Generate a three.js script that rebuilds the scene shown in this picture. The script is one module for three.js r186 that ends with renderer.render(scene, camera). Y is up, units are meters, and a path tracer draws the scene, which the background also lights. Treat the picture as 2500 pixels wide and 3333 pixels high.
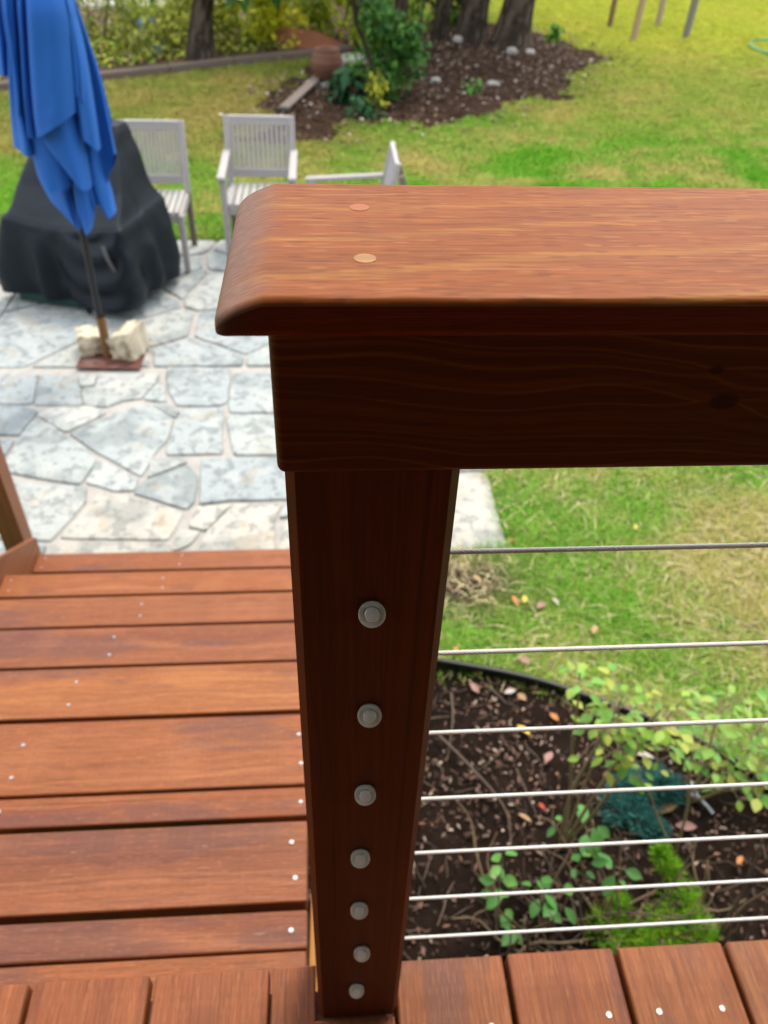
import * as THREE from 'three';
import { RoundedBoxGeometry } from 'three/addons/geometries/RoundedBoxGeometry.js';
import { mergeGeometries } from 'three/addons/utils/BufferGeometryUtils.js';

// ------------------------------------------------------------------ camera, sky, sun, exposure
const scene = new THREE.Scene();
const camera = new THREE.PerspectiveCamera(65.87, 768 / 1024, 0.02, 400);
camera.rotation.order = 'YXZ';
camera.position.set(0.0218, 1.0253, 0.3126);
camera.rotation.set(-0.706, -0.0915, 0.0412);
camera.focus = 0.42;
camera.userData.fStop = 11;
scene.add(camera);

const renderer = new THREE.WebGLRenderer({ antialias: true });
renderer.toneMapping = THREE.LinearToneMapping;
renderer.toneMappingExposure = 1.92;
renderer.shadowMap.enabled = true;

{ // overcast sky: brighter towards the zenith, a little blue
  const w = 128, h = 64, d = new Float32Array(w * h * 4);
  for (let j = 0; j < h; j++) for (let i = 0; i < w; i++) {
    const el = ((j + 0.5) / h - 0.5) * Math.PI, s = Math.sin(el), k = (j * w + i) * 4;
    const L = s > 0 ? 0.62 + 0.68 * s : 0.62 + 0.3 * s;
    d[k] = L * 0.99; d[k + 1] = L * 1.0; d[k + 2] = L * 1.03; d[k + 3] = 1;
  }
  const sky = new THREE.DataTexture(d, w, h, THREE.RGBAFormat, THREE.FloatType);
  sky.mapping = THREE.EquirectangularReflectionMapping; sky.magFilter = sky.minFilter = THREE.LinearFilter; sky.needsUpdate = true;
  scene.background = sky; scene.environment = sky;
}
const sun = new THREE.DirectionalLight(0xfff0dc, 1.5);
sun.position.set(2.5, 9, -8); sun.target.position.set(0, -1, -4);
sun.castShadow = true; sun.shadow.radius = 30; sun.shadow.mapSize.set(2048, 2048);
Object.assign(sun.shadow.camera, { left: -16, right: 16, top: 16, bottom: -16, near: 0.1, far: 60 });
scene.add(sun, sun.target);

// ------------------------------------------------------------------ helpers
function rng(seed) { let a = seed >>> 0; return () => { a = (a + 0x6D2B79F5) | 0; let t = Math.imul(a ^ (a >>> 15), 1 | a); t = (t + Math.imul(t ^ (t >>> 7), 61 | t)) ^ t; return ((t ^ (t >>> 14)) >>> 0) / 4294967296; }; }
function hash(x, y, s) { let n = (Math.imul(x, 374761393) + Math.imul(y, 668265263) + Math.imul(s, 2147483647 - 1274126177)) | 0; n = Math.imul(n ^ (n >>> 13), 1274126177); return ((n ^ (n >>> 16)) >>> 0) / 4294967296; }
function vn(x, y, s = 1, px = 0, py = 0) {
  let xi = Math.floor(x), yi = Math.floor(y); const fx = x - xi, fy = y - yi;
  let x1 = xi + 1, y1 = yi + 1;
  if (px) { xi = ((xi % px) + px) % px; x1 = ((x1 % px) + px) % px; }
  if (py) { yi = ((yi % py) + py) % py; y1 = ((y1 % py) + py) % py; }
  const u = fx * fx * (3 - 2 * fx), v = fy * fy * (3 - 2 * fy);
  const a = hash(xi, yi, s), b = hash(x1, yi, s), c = hash(xi, y1, s), e = hash(x1, y1, s);
  return a + (b - a) * u + (c - a) * v + (a - b - c + e) * u * v;
}
function fbm(x, y, s = 1, o = 4, p = 0) { let r = 0, a = 0.5, t = 0; for (let i = 0; i < o; i++) { r += a * vn(x, y, s + i * 17, p, p); t += a; a *= 0.5; x *= 2; y *= 2; p *= 2; } return r / t; }
const clamp = (x, a = 0, b = 1) => Math.min(b, Math.max(a, x));
const smooth = (a, b, x) => { const t = clamp((x - a) / (b - a)); return t * t * (3 - 2 * t); };
const mix3 = (a, b, t) => [a[0] + (b[0] - a[0]) * t, a[1] + (b[1] - a[1]) * t, a[2] + (b[2] - a[2]) * t];
const toS = (c) => { c = clamp(c); return c <= 0.0031308 ? c * 12.92 : 1.055 * Math.pow(c, 1 / 2.4) - 0.055; };
// f(i, j) returns linear rgb; texture of w x h pixels covering lx x ly metres
function colorTex(w, h, lx, ly, f, linear = false) {
  const d = new Uint8Array(w * h * 4);
  for (let j = 0; j < h; j++) for (let i = 0; i < w; i++) {
    const c = f((i + 0.5) / w * lx, (j + 0.5) / h * ly), k = (j * w + i) * 4;
    for (let n = 0; n < 3; n++) d[k + n] = Math.round(255 * (linear ? clamp(c[n]) : toS(c[n])));
    d[k + 3] = 255;
  }
  const t = new THREE.DataTexture(d, w, h); t.wrapS = t.wrapT = THREE.RepeatWrapping; t.magFilter = t.minFilter = THREE.LinearFilter;
  t.repeat.set(1 / lx, 1 / ly);
  if (!linear) t.colorSpace = THREE.SRGBColorSpace;
  t.needsUpdate = true; return t;
}
const greyTex = (w, h, lx, ly, f) => colorTex(w, h, lx, ly, (u, v) => { const g = f(u, v); return [g, g, g]; }, true);
const matte = (o) => new THREE.MeshPhysicalMaterial({ roughness: 0.95, metalness: 0, specularIntensity: 0.12, ...o });
const std = (o) => new THREE.MeshStandardMaterial({ roughness: 0.8, metalness: 0, ...o });
const lin = (r, g, b) => new THREE.Color().setRGB(r, g, b);

const used = {};
function numbered(n) { if (!(n in used)) { used[n] = 0; return n; } used[n]++; return n + '_' + String(used[n]).padStart(3, '0'); }
function tag(o, label, category, group) { o.userData = { ...o.userData, label, category }; if (group) o.userData.group = group; return o; }
function thing(name, label, category, pos = [0, 0, 0], turn = 0, group) {
  const o = new THREE.Group(); o.name = numbered(name); o.position.set(...pos); o.rotation.y = turn; scene.add(o);
  return tag(o, label, category, group);
}
function part(name, geo, m, parent, pos, rot) {
  const o = new THREE.Mesh(geo, m); o.castShadow = o.receiveShadow = true;
  o.name = parent === scene ? numbered(name) : name;
  if (pos) o.position.set(...pos); if (rot) o.rotation.set(...rot);
  parent.add(o); return o;
}
function struct(name, geo, m) { const o = part(name, geo, m, scene); o.userData.kind = 'structure'; return o; }
function structGroup(name) { const o = new THREE.Group(); o.name = numbered(name); o.userData.kind = 'structure'; scene.add(o); return o; }
// uv in metres, u along `axis` of the box-like geometry, shifted by (du, dv)
function boxUV(g, axis = 'x', du = 0, dv = 0) {
  const p = g.attributes.position, n = g.attributes.normal, uv = new Float32Array(p.count * 2);
  for (let i = 0; i < p.count; i++) {
    const P = [p.getX(i), p.getY(i), p.getZ(i)], N = [Math.abs(n.getX(i)), Math.abs(n.getY(i)), Math.abs(n.getZ(i))];
    const a = 'xyz'.indexOf(axis), b = (a + 1) % 3, c = (a + 2) % 3;
    let u, v;
    if (N[a] > N[b] && N[a] > N[c]) { u = P[b] * 0.15; v = P[c]; }
    else if (N[b] > N[c]) { u = P[a]; v = P[c]; } else { u = P[a]; v = P[b] + 0.31; }
    uv[i * 2] = u + du; uv[i * 2 + 1] = v + dv;
  }
  g.setAttribute('uv', new THREE.BufferAttribute(uv, 2)); return g;
}
function plank(x, y, z, r = 0.003, axis = 'x', du = 0, dv = 0, seg = 1) { return boxUV(new RoundedBoxGeometry(x, y, z, seg, Math.min(r, x / 2.2, y / 2.2, z / 2.2)), axis, du, dv); }
function meshFrom(pos, idx, uv) {
  const g = new THREE.BufferGeometry(); g.setAttribute('position', new THREE.Float32BufferAttribute(pos, 3));
  if (uv) g.setAttribute('uv', new THREE.Float32BufferAttribute(uv, 2));
  g.setIndex(idx); g.computeVertexNormals(); return g;
}
// grid surface: f(s, t) -> [x, y, z]
function surface(nu, nv, f, closedU = false, uvScale = [1, 1]) {
  const pos = [], idx = [], uv = [];
  for (let j = 0; j <= nv; j++) for (let i = 0; i <= nu; i++) { pos.push(...f(i / nu, j / nv)); uv.push(i / nu * uvScale[0], j / nv * uvScale[1]); }
  const W = nu + 1;
  for (let j = 0; j < nv; j++) for (let i = 0; i < nu; i++) { const a = j * W + i; idx.push(a, a + 1, a + W, a + 1, a + W + 1, a + W); }
  const g = meshFrom(pos, idx, uv);
  if (closedU) { const n = g.attributes.normal; for (let j = 0; j <= nv; j++) { const a = j * W, b = a + nu; const v = new THREE.Vector3(n.getX(a) + n.getX(b), n.getY(a) + n.getY(b), n.getZ(a) + n.getZ(b)).normalize(); n.setXYZ(a, v.x, v.y, v.z); n.setXYZ(b, v.x, v.y, v.z); } }
  return g;
}
// tapered tube along points with radii
function limb(pts, radii, sides = 6, segs = 10) {
  const c = new THREE.CatmullRomCurve3(pts.map((p) => new THREE.Vector3(...p)));
  const fr = c.computeFrenetFrames(segs, false);
  return surface(sides, segs, (s, t) => {
    const p = c.getPoint(t), i = Math.round(t * segs), k = t * (radii.length - 1), k0 = Math.min(Math.floor(k), radii.length - 2), r = radii[k0] + (radii[k0 + 1] - radii[k0]) * (k - k0), a = s * Math.PI * 2;
    const N = fr.normals[i], B = fr.binormals[i];
    return [p.x + r * (Math.cos(a) * N.x + Math.sin(a) * B.x), p.y + r * (Math.cos(a) * N.y + Math.sin(a) * B.y), p.z + r * (Math.cos(a) * N.z + Math.sin(a) * B.z)];
  }, true, [1, 4]);
}
// leaf: folded, pointed, in the plane y = 0, from the origin along +z, length 1, width 0.5
const leafGeo = (() => { const p = [0, 0, 0], idx = [], uv = [0.5, 0], prof = [[0.14, 0.12], [0.33, 0.24], [0.55, 0.27], [0.76, 0.19], [0.92, 0.08]]; for (const [z, w] of prof) { const d = -0.1 * z * z; p.push(-w, d + w * 0.3, z, 0, d, z, w, d + w * 0.3, z); uv.push(0.5 - w, z, 0.5, z, 0.5 + w, z); } p.push(0, -0.1, 1); uv.push(0.5, 1); const n = prof.length; idx.push(0, 2, 1, 0, 3, 2); for (let k = 0; k < n - 1; k++) { const q = 1 + 3 * k; idx.push(q, q + 1, q + 3, q + 1, q + 4, q + 3, q + 1, q + 2, q + 4, q + 2, q + 5, q + 4); } const e = 1 + 3 * (n - 1); idx.push(e, e + 1, e + 3, e + 1, e + 2, e + 3); return meshFrom(p, idx, uv); })();
const cardGeo = meshFrom([0, 0, 0, -0.25, 0.07, 0.45, 0, -0.02, 0.5, 0.25, 0.07, 0.45, 0, -0.12, 1], [0, 2, 1, 0, 3, 2, 1, 2, 4, 2, 3, 4], [0.5, 0, 0, 0.5, 0.5, 0.5, 1, 0.5, 0.5, 1]);
const _m = new THREE.Matrix4(), _q = new THREE.Quaternion(), _e = new THREE.Euler(), _v = new THREE.Vector3(), _s = new THREE.Vector3(), _c = new THREE.Color();
function place(im, i, p, rot, s, col) {
  _e.set(...rot, 'YXZ'); _q.setFromEuler(_e); _v.set(...p); if (typeof s === 'number') _s.set(s, s, s); else _s.set(...s);
  im.setMatrixAt(i, _m.compose(_v, _q, _s)); if (col) im.setColorAt(i, _c.setRGB(...col));
}
const PATIO = -1.44, GROUND = -1.455;

// ------------------------------------------------------------------ materials
function woodTex(w, h, lx, ly, o) {
  const { seed, base, dark, light, rings = 60, warp = 0.02, fibre = 0.25, streak = 0.3, blotch = 0, blotchCol = [0.06, 0.03, 0.035], knots = [], lightLines = 0, scratch = 0 } = o;
  const tex = colorTex(w, h, lx, ly, (u, v) => {
    let q = v + (o.slope || 0) * u + warp * (fbm(u * (o.wu || 2.2), v * (o.wv || 9), seed, 3) - 0.5) * 2 + warp * 0.25 * (fbm(u * 9, v * 40, seed + 5, 2) - 0.5);
    let kd = 0;
    for (const [ku, kv, kr] of knots) { const du = (u - ku) / 1.6, dv = v - kv, d = Math.hypot(du, dv); q += kr * 0.9 * Math.exp(-(d * d) / (kr * kr * 6)) * Math.sign(dv || 1); kd = Math.max(kd, 1 - smooth(kr * 0.55, kr * 0.9, d)); }
    const r = q * rings, n = vn(r, 3.3, seed + 9), n2 = vn(r * 3.1, u * 1.5, seed + 11);
    const fib = vn(u * 45, v * 1300, seed + 21) * 0.4 + vn(u * 16, v * 520, seed + 22) * 0.35 + vn(u * 7, v * 210, seed + 23) * (o.broad ?? 0.25);
    let c = mix3(base, dark, clamp((n - 0.35) * 1.5) * streak * 1.6);
    c = mix3(c, light, clamp((n2 - 0.58) * 2.2) * streak);
    if (lightLines) { const fr = r - Math.floor(r); const l = Math.exp(-Math.pow((fr - 0.5) / (o.lineW || 0.07), 2)) * smooth(0.1, 0.7, hash(Math.floor(r), 1, seed + 31)) * (0.4 + 0.6 * vn(u * 5, r * 0.3, seed + 33)); c = mix3(c, light, l * lightLines); }
    const f = 1 + (fib - 0.5) * 2 * fibre; c = [c[0] * f, c[1] * f, c[2] * f];
    if (blotch) { const b = smooth(0.52, 0.72, fbm(u * 4, v * 16, seed + 41, 4)) * blotch; c = mix3(c, blotchCol, b); const b2 = smooth(0.55, 0.8, fbm(u * 6, v * 10, seed + 47, 3)) * blotch * 0.35; c = mix3(c, light, b2); }
    if (scratch) { const s = smooth(0.93, 0.97, vn(u * 30, v * 380, seed + 51)) * scratch; c = mix3(c, [0.45, 0.25, 0.14], s); }
    if (o.pores) { const p = smooth(0.66, 0.86, vn(u * 95, v * 1150, seed + 71)) * o.pores, q = smooth(0.7, 0.88, vn(u * 80, v * 1000, seed + 73)) * o.pores * 0.7; c = mix3(c, dark, p); c = mix3(c, light, q); }
    if (o.cracks) c = mix3(c, dark.map((x) => x * 0.35), smooth(0.86, 0.93, vn(u * 1.6 + 0.4 * vn(u * 9, v * 30, 3), v * 190, seed + 61)) * o.cracks);
    if (o.end && u < o.end) { const k = 1 - smooth(o.end * 0.55, o.end, u + 0.008 * (fbm(u * 20, v * 60, 5, 2) - 0.5)), n3 = 0.8 + 0.4 * vn(u * 400, v * 700, 8); c = mix3(c, [0.2 * n3, 0.115 * n3, 0.085 * n3], 0.85 * k); }  // left end greyed: sky sheen painted into the wood colour
    if (kd > 0) c = mix3(c, dark.map((x) => x * 0.4), kd * 0.8);
    if (o.edge && v < 0.105) { const k = 1 - smooth(0.096, 0.104, v); c = mix3(c, [c[0] * o.edge[0], c[1] * o.edge[1], c[2] * o.edge[2]], k); }  // rail sides darkened: their shade is painted into the wood colour
    return c;
  });
  tex.wrapS = tex.wrapT = THREE.MirroredRepeatWrapping; return tex;
}
const woodBump = greyTex(1024, 512, 1.0, 0.16, (u, v) => 0.6 * vn(u * 40, v * 1500, 3) + 0.4 * vn(u * 14, v * 420, 4));
const wood = (o) => new THREE.MeshPhysicalMaterial({ roughness: 0.5, metalness: 0, specularIntensity: 0.45, ...o });
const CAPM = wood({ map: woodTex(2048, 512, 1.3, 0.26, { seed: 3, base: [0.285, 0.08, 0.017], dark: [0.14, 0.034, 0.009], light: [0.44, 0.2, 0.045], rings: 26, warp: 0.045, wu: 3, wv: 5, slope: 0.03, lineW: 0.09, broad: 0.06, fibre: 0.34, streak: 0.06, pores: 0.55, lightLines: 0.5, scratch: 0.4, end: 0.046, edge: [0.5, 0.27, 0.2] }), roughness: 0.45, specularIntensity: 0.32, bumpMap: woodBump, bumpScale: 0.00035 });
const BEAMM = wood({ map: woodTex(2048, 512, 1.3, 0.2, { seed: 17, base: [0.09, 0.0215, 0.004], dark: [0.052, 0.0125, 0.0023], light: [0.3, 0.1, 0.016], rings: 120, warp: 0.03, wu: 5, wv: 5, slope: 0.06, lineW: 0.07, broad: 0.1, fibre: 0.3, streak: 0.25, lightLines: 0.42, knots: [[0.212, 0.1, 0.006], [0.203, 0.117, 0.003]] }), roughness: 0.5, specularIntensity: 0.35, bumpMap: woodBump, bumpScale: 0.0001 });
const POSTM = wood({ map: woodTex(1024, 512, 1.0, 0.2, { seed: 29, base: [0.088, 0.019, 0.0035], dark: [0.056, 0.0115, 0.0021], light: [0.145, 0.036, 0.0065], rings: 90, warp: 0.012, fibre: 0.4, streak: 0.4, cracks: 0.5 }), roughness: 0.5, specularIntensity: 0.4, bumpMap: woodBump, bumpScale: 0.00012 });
const deckTone = [
  { base: [0.260, 0.085, 0.030], dark: [0.160, 0.045, 0.023], light: [0.452, 0.185, 0.075] },
  { base: [0.235, 0.079, 0.031], dark: [0.145, 0.043, 0.026], light: [0.422, 0.167, 0.075] },
  { base: [0.287, 0.099, 0.031], dark: [0.178, 0.052, 0.024], light: [0.491, 0.209, 0.075] },
  { base: [0.252, 0.076, 0.026], dark: [0.145, 0.038, 0.021], light: [0.442, 0.167, 0.062] },
];
const DECKM = deckTone.map((t, i) => wood({ map: woodTex(1400, 256, 1.4, 0.2, { seed: 51 + i * 7, ...t, rings: 42 + 9 * i, warp: 0.035, fibre: 0.4, streak: 0.4, pores: 0.4, cracks: i === 3 ? 0.5 : 0.08, blotch: 0.55, blotchCol: [0.11, 0.052, 0.048], scratch: 0.3 }), roughness: 0.52, bumpMap: woodBump, bumpScale: 0.0004 }));
const RAWM = std({ map: woodTex(512, 256, 1.0, 0.2, { seed: 91, base: [0.42, 0.19, 0.045], dark: [0.3, 0.12, 0.03], light: [0.5, 0.26, 0.09], rings: 70, streak: 0.4 }), roughness: 0.6 });
const TRIMM = std({ map: woodTex(512, 256, 1.0, 0.2, { seed: 97, base: [0.21, 0.075, 0.03], dark: [0.12, 0.04, 0.018], light: [0.3, 0.12, 0.05], rings: 60, streak: 0.4, blotch: 0.3 }), roughness: 0.55 });
const STEEL = std({ color: lin(0.95, 0.97, 0.9), metalness: 0.1, roughness: 0.5 });
const WASHM = std({ color: lin(0.85, 0.9, 0.82), metalness: 0.05, roughness: 0.6 });
const CABLEM = std({ color: lin(0.86, 0.88, 0.88), metalness: 0.1, roughness: 0.4 });
const stoneTex = colorTex(1024, 1024, 1.6, 1.6, (u, v) => {
  const P = 8, x = u / 1.6 * P, y = v / 1.6 * P;
  const a = fbm(x, y, 5, 5, P), b = fbm(x * 2, y * 2, 25, 4, P * 2), c = fbm(x * 6, y * 6, 45, 3, P * 6), e = vn(x * 24, y * 24, 61, P * 24, P * 24);
  let k = [0.45, 0.478, 0.472];
  k = mix3(k, [0.26, 0.288, 0.29], smooth(0.42, 0.68, a) * 0.72);
  k = mix3(k, [0.55, 0.55, 0.53], smooth(0.5, 0.7, b) * 0.55);
  k = mix3(k, [0.16, 0.18, 0.19], smooth(0.52, 0.74, c) * 0.55);
  k = mix3(k, [0.44, 0.36, 0.25], smooth(0.62, 0.8, fbm(x * 1.5, y * 1.5, 83, 3, P * 1.5)) * 0.4);
  const f = 0.9 + 0.2 * e; return [k[0] * f, k[1] * f, k[2] * f];
});
const stoneBump = greyTex(512, 512, 0.8, 0.8, (u, v) => fbm(u * 10, v * 10, 9, 5, 8));
const stoneM = (r, g, b) => std({ map: stoneTex, color: lin(r * 0.8, g * 0.81, b * 0.81), roughness: 0.75, bumpMap: stoneBump, bumpScale: 0.006 });
const STONES = [stoneM(0.97, 1, 1.0), stoneM(0.93, 0.97, 0.99), stoneM(1.0, 1.0, 0.98), stoneM(0.88, 0.93, 0.97)];
const CREAM = stoneM(1.14, 1.06, 0.97), WHITE = stoneM(1.35, 1.3, 1.25);
const MORTAR = std({ map: colorTex(256, 256, 0.5, 0.5, (u, v) => mix3([0.43, 0.415, 0.39], [0.32, 0.305, 0.285], fbm(u * 32, v * 32, 7, 4, 16))), roughness: 0.95, bumpMap: stoneBump, bumpScale: 0.004 });
const TEAK = std({ map: woodTex(512, 256, 0.8, 0.1, { seed: 131, base: [0.41, 0.395, 0.4], dark: [0.22, 0.205, 0.2], light: [0.53, 0.52, 0.535], rings: 130, streak: 0.5, fibre: 0.2, warp: 0.008 }), roughness: 0.85 });
const TEAKD = std({ map: TEAK.map, color: lin(0.5, 0.42, 0.36), roughness: 0.9 });
const BARK = matte({ map: colorTex(512, 512, 1, 4, (u, v) => { const r = Math.abs(fbm(u * 14, v * 4, 15, 4, 0) - 0.5) * 2, g = fbm(u * 30, v * 20, 35, 3, 0); return mix3([0.02, 0.016, 0.012], [0.11, 0.09, 0.072], smooth(0.05, 0.5, r) * 0.7 + g * 0.3); }), roughness: 0.95, bumpMap: greyTex(256, 256, 1, 4, (u, v) => fbm(u * 14, v * 4, 15, 4)), bumpScale: 0.03 });
const soilTex = colorTex(512, 512, 1, 1, (u, v) => { const a = fbm(u * 8, v * 8, 11, 5, 8), b = vn(u * 96, v * 96, 13, 96, 96); let c = mix3([0.005, 0.0032, 0.0024], [0.026, 0.0165, 0.012], a * 0.7 + b * 0.35); return mix3(c, [0.11, 0.075, 0.06], smooth(0.85, 0.97, vn(u * 60, v * 60, 14, 60, 60)) * 0.7); });
const SOIL = matte({ map: soilTex, roughness: 0.95, bumpMap: greyTex(256, 256, 1, 1, (u, v) => fbm(u * 16, v * 16, 19, 4, 16)), bumpScale: 0.02 });
const STEMM = std({ color: lin(0.3, 0.25, 0.13), roughness: 0.8 });
const TWIGM = std({ color: lin(0.13, 0.095, 0.07), roughness: 0.9 });
const leafMat = (r, g, b, o = {}) => new THREE.MeshPhysicalMaterial({ color: lin(r, g, b), roughness: 0.6, side: THREE.DoubleSide, transmission: 0.35, thickness: 0, ...o });
const BLADE = matte({ color: 0xffffff, roughness: 0.65, side: THREE.DoubleSide });

// ------------------------------------------------------------------ lawn
const soilWedge = (x, z) => Math.exp(-(((x - 0.55) / 0.3) ** 2 + ((z + 2.06) / 0.17) ** 2) * 1.3);
const lawnTint = (x, z) => { // 0 straw .. 1 green, by place
  let g = 0.64 + 1.7 * (fbm(x * 0.9, z * 0.9, 71, 4) - 0.5) + 1.2 * (fbm(x * 3.2, z * 3.2, 73, 3) - 0.5);
  if (z > -3.2) g -= 0.04;
  g -= 0.75 * Math.exp(-(((x - 1.95) / 0.42) ** 2 + ((z + 2.15) / 0.3) ** 2));
  g -= 1.0 * Math.exp(-(((x - 2.78) / 0.25) ** 2 + ((z + 7.75) / 0.3) ** 2));
  g -= 0.8 * Math.exp(-(((x - 1.9) / 0.7) ** 2 + ((z + 7.35 + 0.3 * (x - 1.9)) / 0.16) ** 2));
  if (z < -5.8) g += 0.25 * smooth(-9.5, -7, z) * smooth(-0.5, 1, x);
  g -= 0.25 * smooth(-8, -10, z) * smooth(2, 0, x);
  return clamp(g);
};
const lawnCol = (x, z, g) => {
  let c = mix3([0.37, 0.31, 0.1], [0.085, 0.28, 0.012], g);
  if (z > -3) c = mix3(c, [0.07, 0.045, 0.035], clamp(soilWedge(x, z) * 1.4));
  const far = smooth(-10.5, -15, z) * smooth(1.5, 4.5, x); c = mix3(c, [0.42, 0.43, 0.05], far * 0.8); const mid = smooth(-8.3, -10, z) * smooth(-15, -12, z) * smooth(1, 3.4, x); c = mix3(c, [0.34, 0.31, 0.075], mid * 0.5);  // far right yellowed: sunlight painted into the grass colour
  const ol = smooth(-6.5, -9, z) * smooth(1.2, -0.3, x); c = mix3(c, [0.21, 0.18, 0.045], ol * 0.6);
  if (z > -3.3) c = mix3(c, [0.34, 0.31, 0.17], 0.08);
  return c;
};
{
  const axis = (list) => { const o = []; for (const [a, b, st] of list) for (let x = a; x < b - 1e-6; x += st) o.push(x); o.push(list[list.length - 1][1]); return o; };
  const X = axis([[-90, -14, 8], [-14, -6, 1], [-6, 14, 0.16], [14, 22, 1], [22, 94, 9]]), Zs = axis([[-120, -30, 9], [-30, -20, 1], [-20, 0, 0.16], [0, 30, 5]]);
  const pos = [], uv = [], col = [], idx = [];
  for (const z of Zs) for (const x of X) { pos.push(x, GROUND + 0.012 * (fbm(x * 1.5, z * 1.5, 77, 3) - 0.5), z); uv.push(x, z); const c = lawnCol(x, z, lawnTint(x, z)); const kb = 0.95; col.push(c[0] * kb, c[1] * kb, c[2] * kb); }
  for (let j = 0; j < Zs.length - 1; j++) for (let i = 0; i < X.length - 1; i++) { const a = j * X.length + i, W = X.length; idx.push(a, a + W, a + 1, a + 1, a + W, a + W + 1); }
  const g = meshFrom(pos, idx, uv); g.setAttribute('color', new THREE.Float32BufferAttribute(col, 3));
  const t = colorTex(512, 512, 0.8, 0.8, (u, v) => { const a = fbm(u * 40, v * 40, 81, 4, 32), b = vn(u * 160, v * 160, 83, 128, 128); const k = 0.3 + 0.5 * a + 0.25 * b; return [k, k, k * 0.9]; });
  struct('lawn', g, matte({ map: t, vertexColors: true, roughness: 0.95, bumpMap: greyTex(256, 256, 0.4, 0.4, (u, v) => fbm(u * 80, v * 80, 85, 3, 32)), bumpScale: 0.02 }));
}
// edge of the near garden bed (the lawn lies beyond it) and of the far mulch bed
const EDGE = [[-0.4, -1.78], [0.1, -1.69], [0.459, -1.61], [0.787, -1.515], [0.98, -1.425], [1.194, -1.31], [1.4, -1.165], [1.52, -1.01], [1.75, -0.6], [1.95, -0.06]];
const edgeCurve = new THREE.CatmullRomCurve3(EDGE.map(([x, z]) => new THREE.Vector3(x, 0, z)));
const edgePts = edgeCurve.getSpacedPoints(80);
const inPoly = (x, z, P) => { let c = false; for (let i = 0, j = P.length - 1; i < P.length; j = i++) { const [a, b] = P[i], [d, e] = P[j]; if ((b > z) !== (e > z) && x < ((d - a) * (z - b)) / (e - b) + a) c = !c; } return c; };
const nearBed = [...edgePts.map((p) => [p.x, p.z]), [1.95, 0.3], [-0.4, 0.3]];
const farBed = [[-0.55, -8.6], [0.1, -8.95], [0.75, -9.3], [1.25, -9.35], [2.2, -10.2], [3.2, -11.0], [3.75, -12.2], [4.3, -13.2], [4.0, -14.4], [3.2, -15.6], [1.4, -14.6], [0.3, -13.2], [-0.15, -12.2], [-0.35, -10.6]];
const inFarBed = (x, z) => inPoly(x + 1.1 * (fbm(x * 1.6, z * 1.6, 91, 4) - 0.5), z + 1.3 * (fbm(x * 1.6, z * 1.6, 93, 4) - 0.5), farBed);
const onPatio = (x, z) => x < 0.845 && x > -6 && z < -2.28 && z > -5.93;
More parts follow.
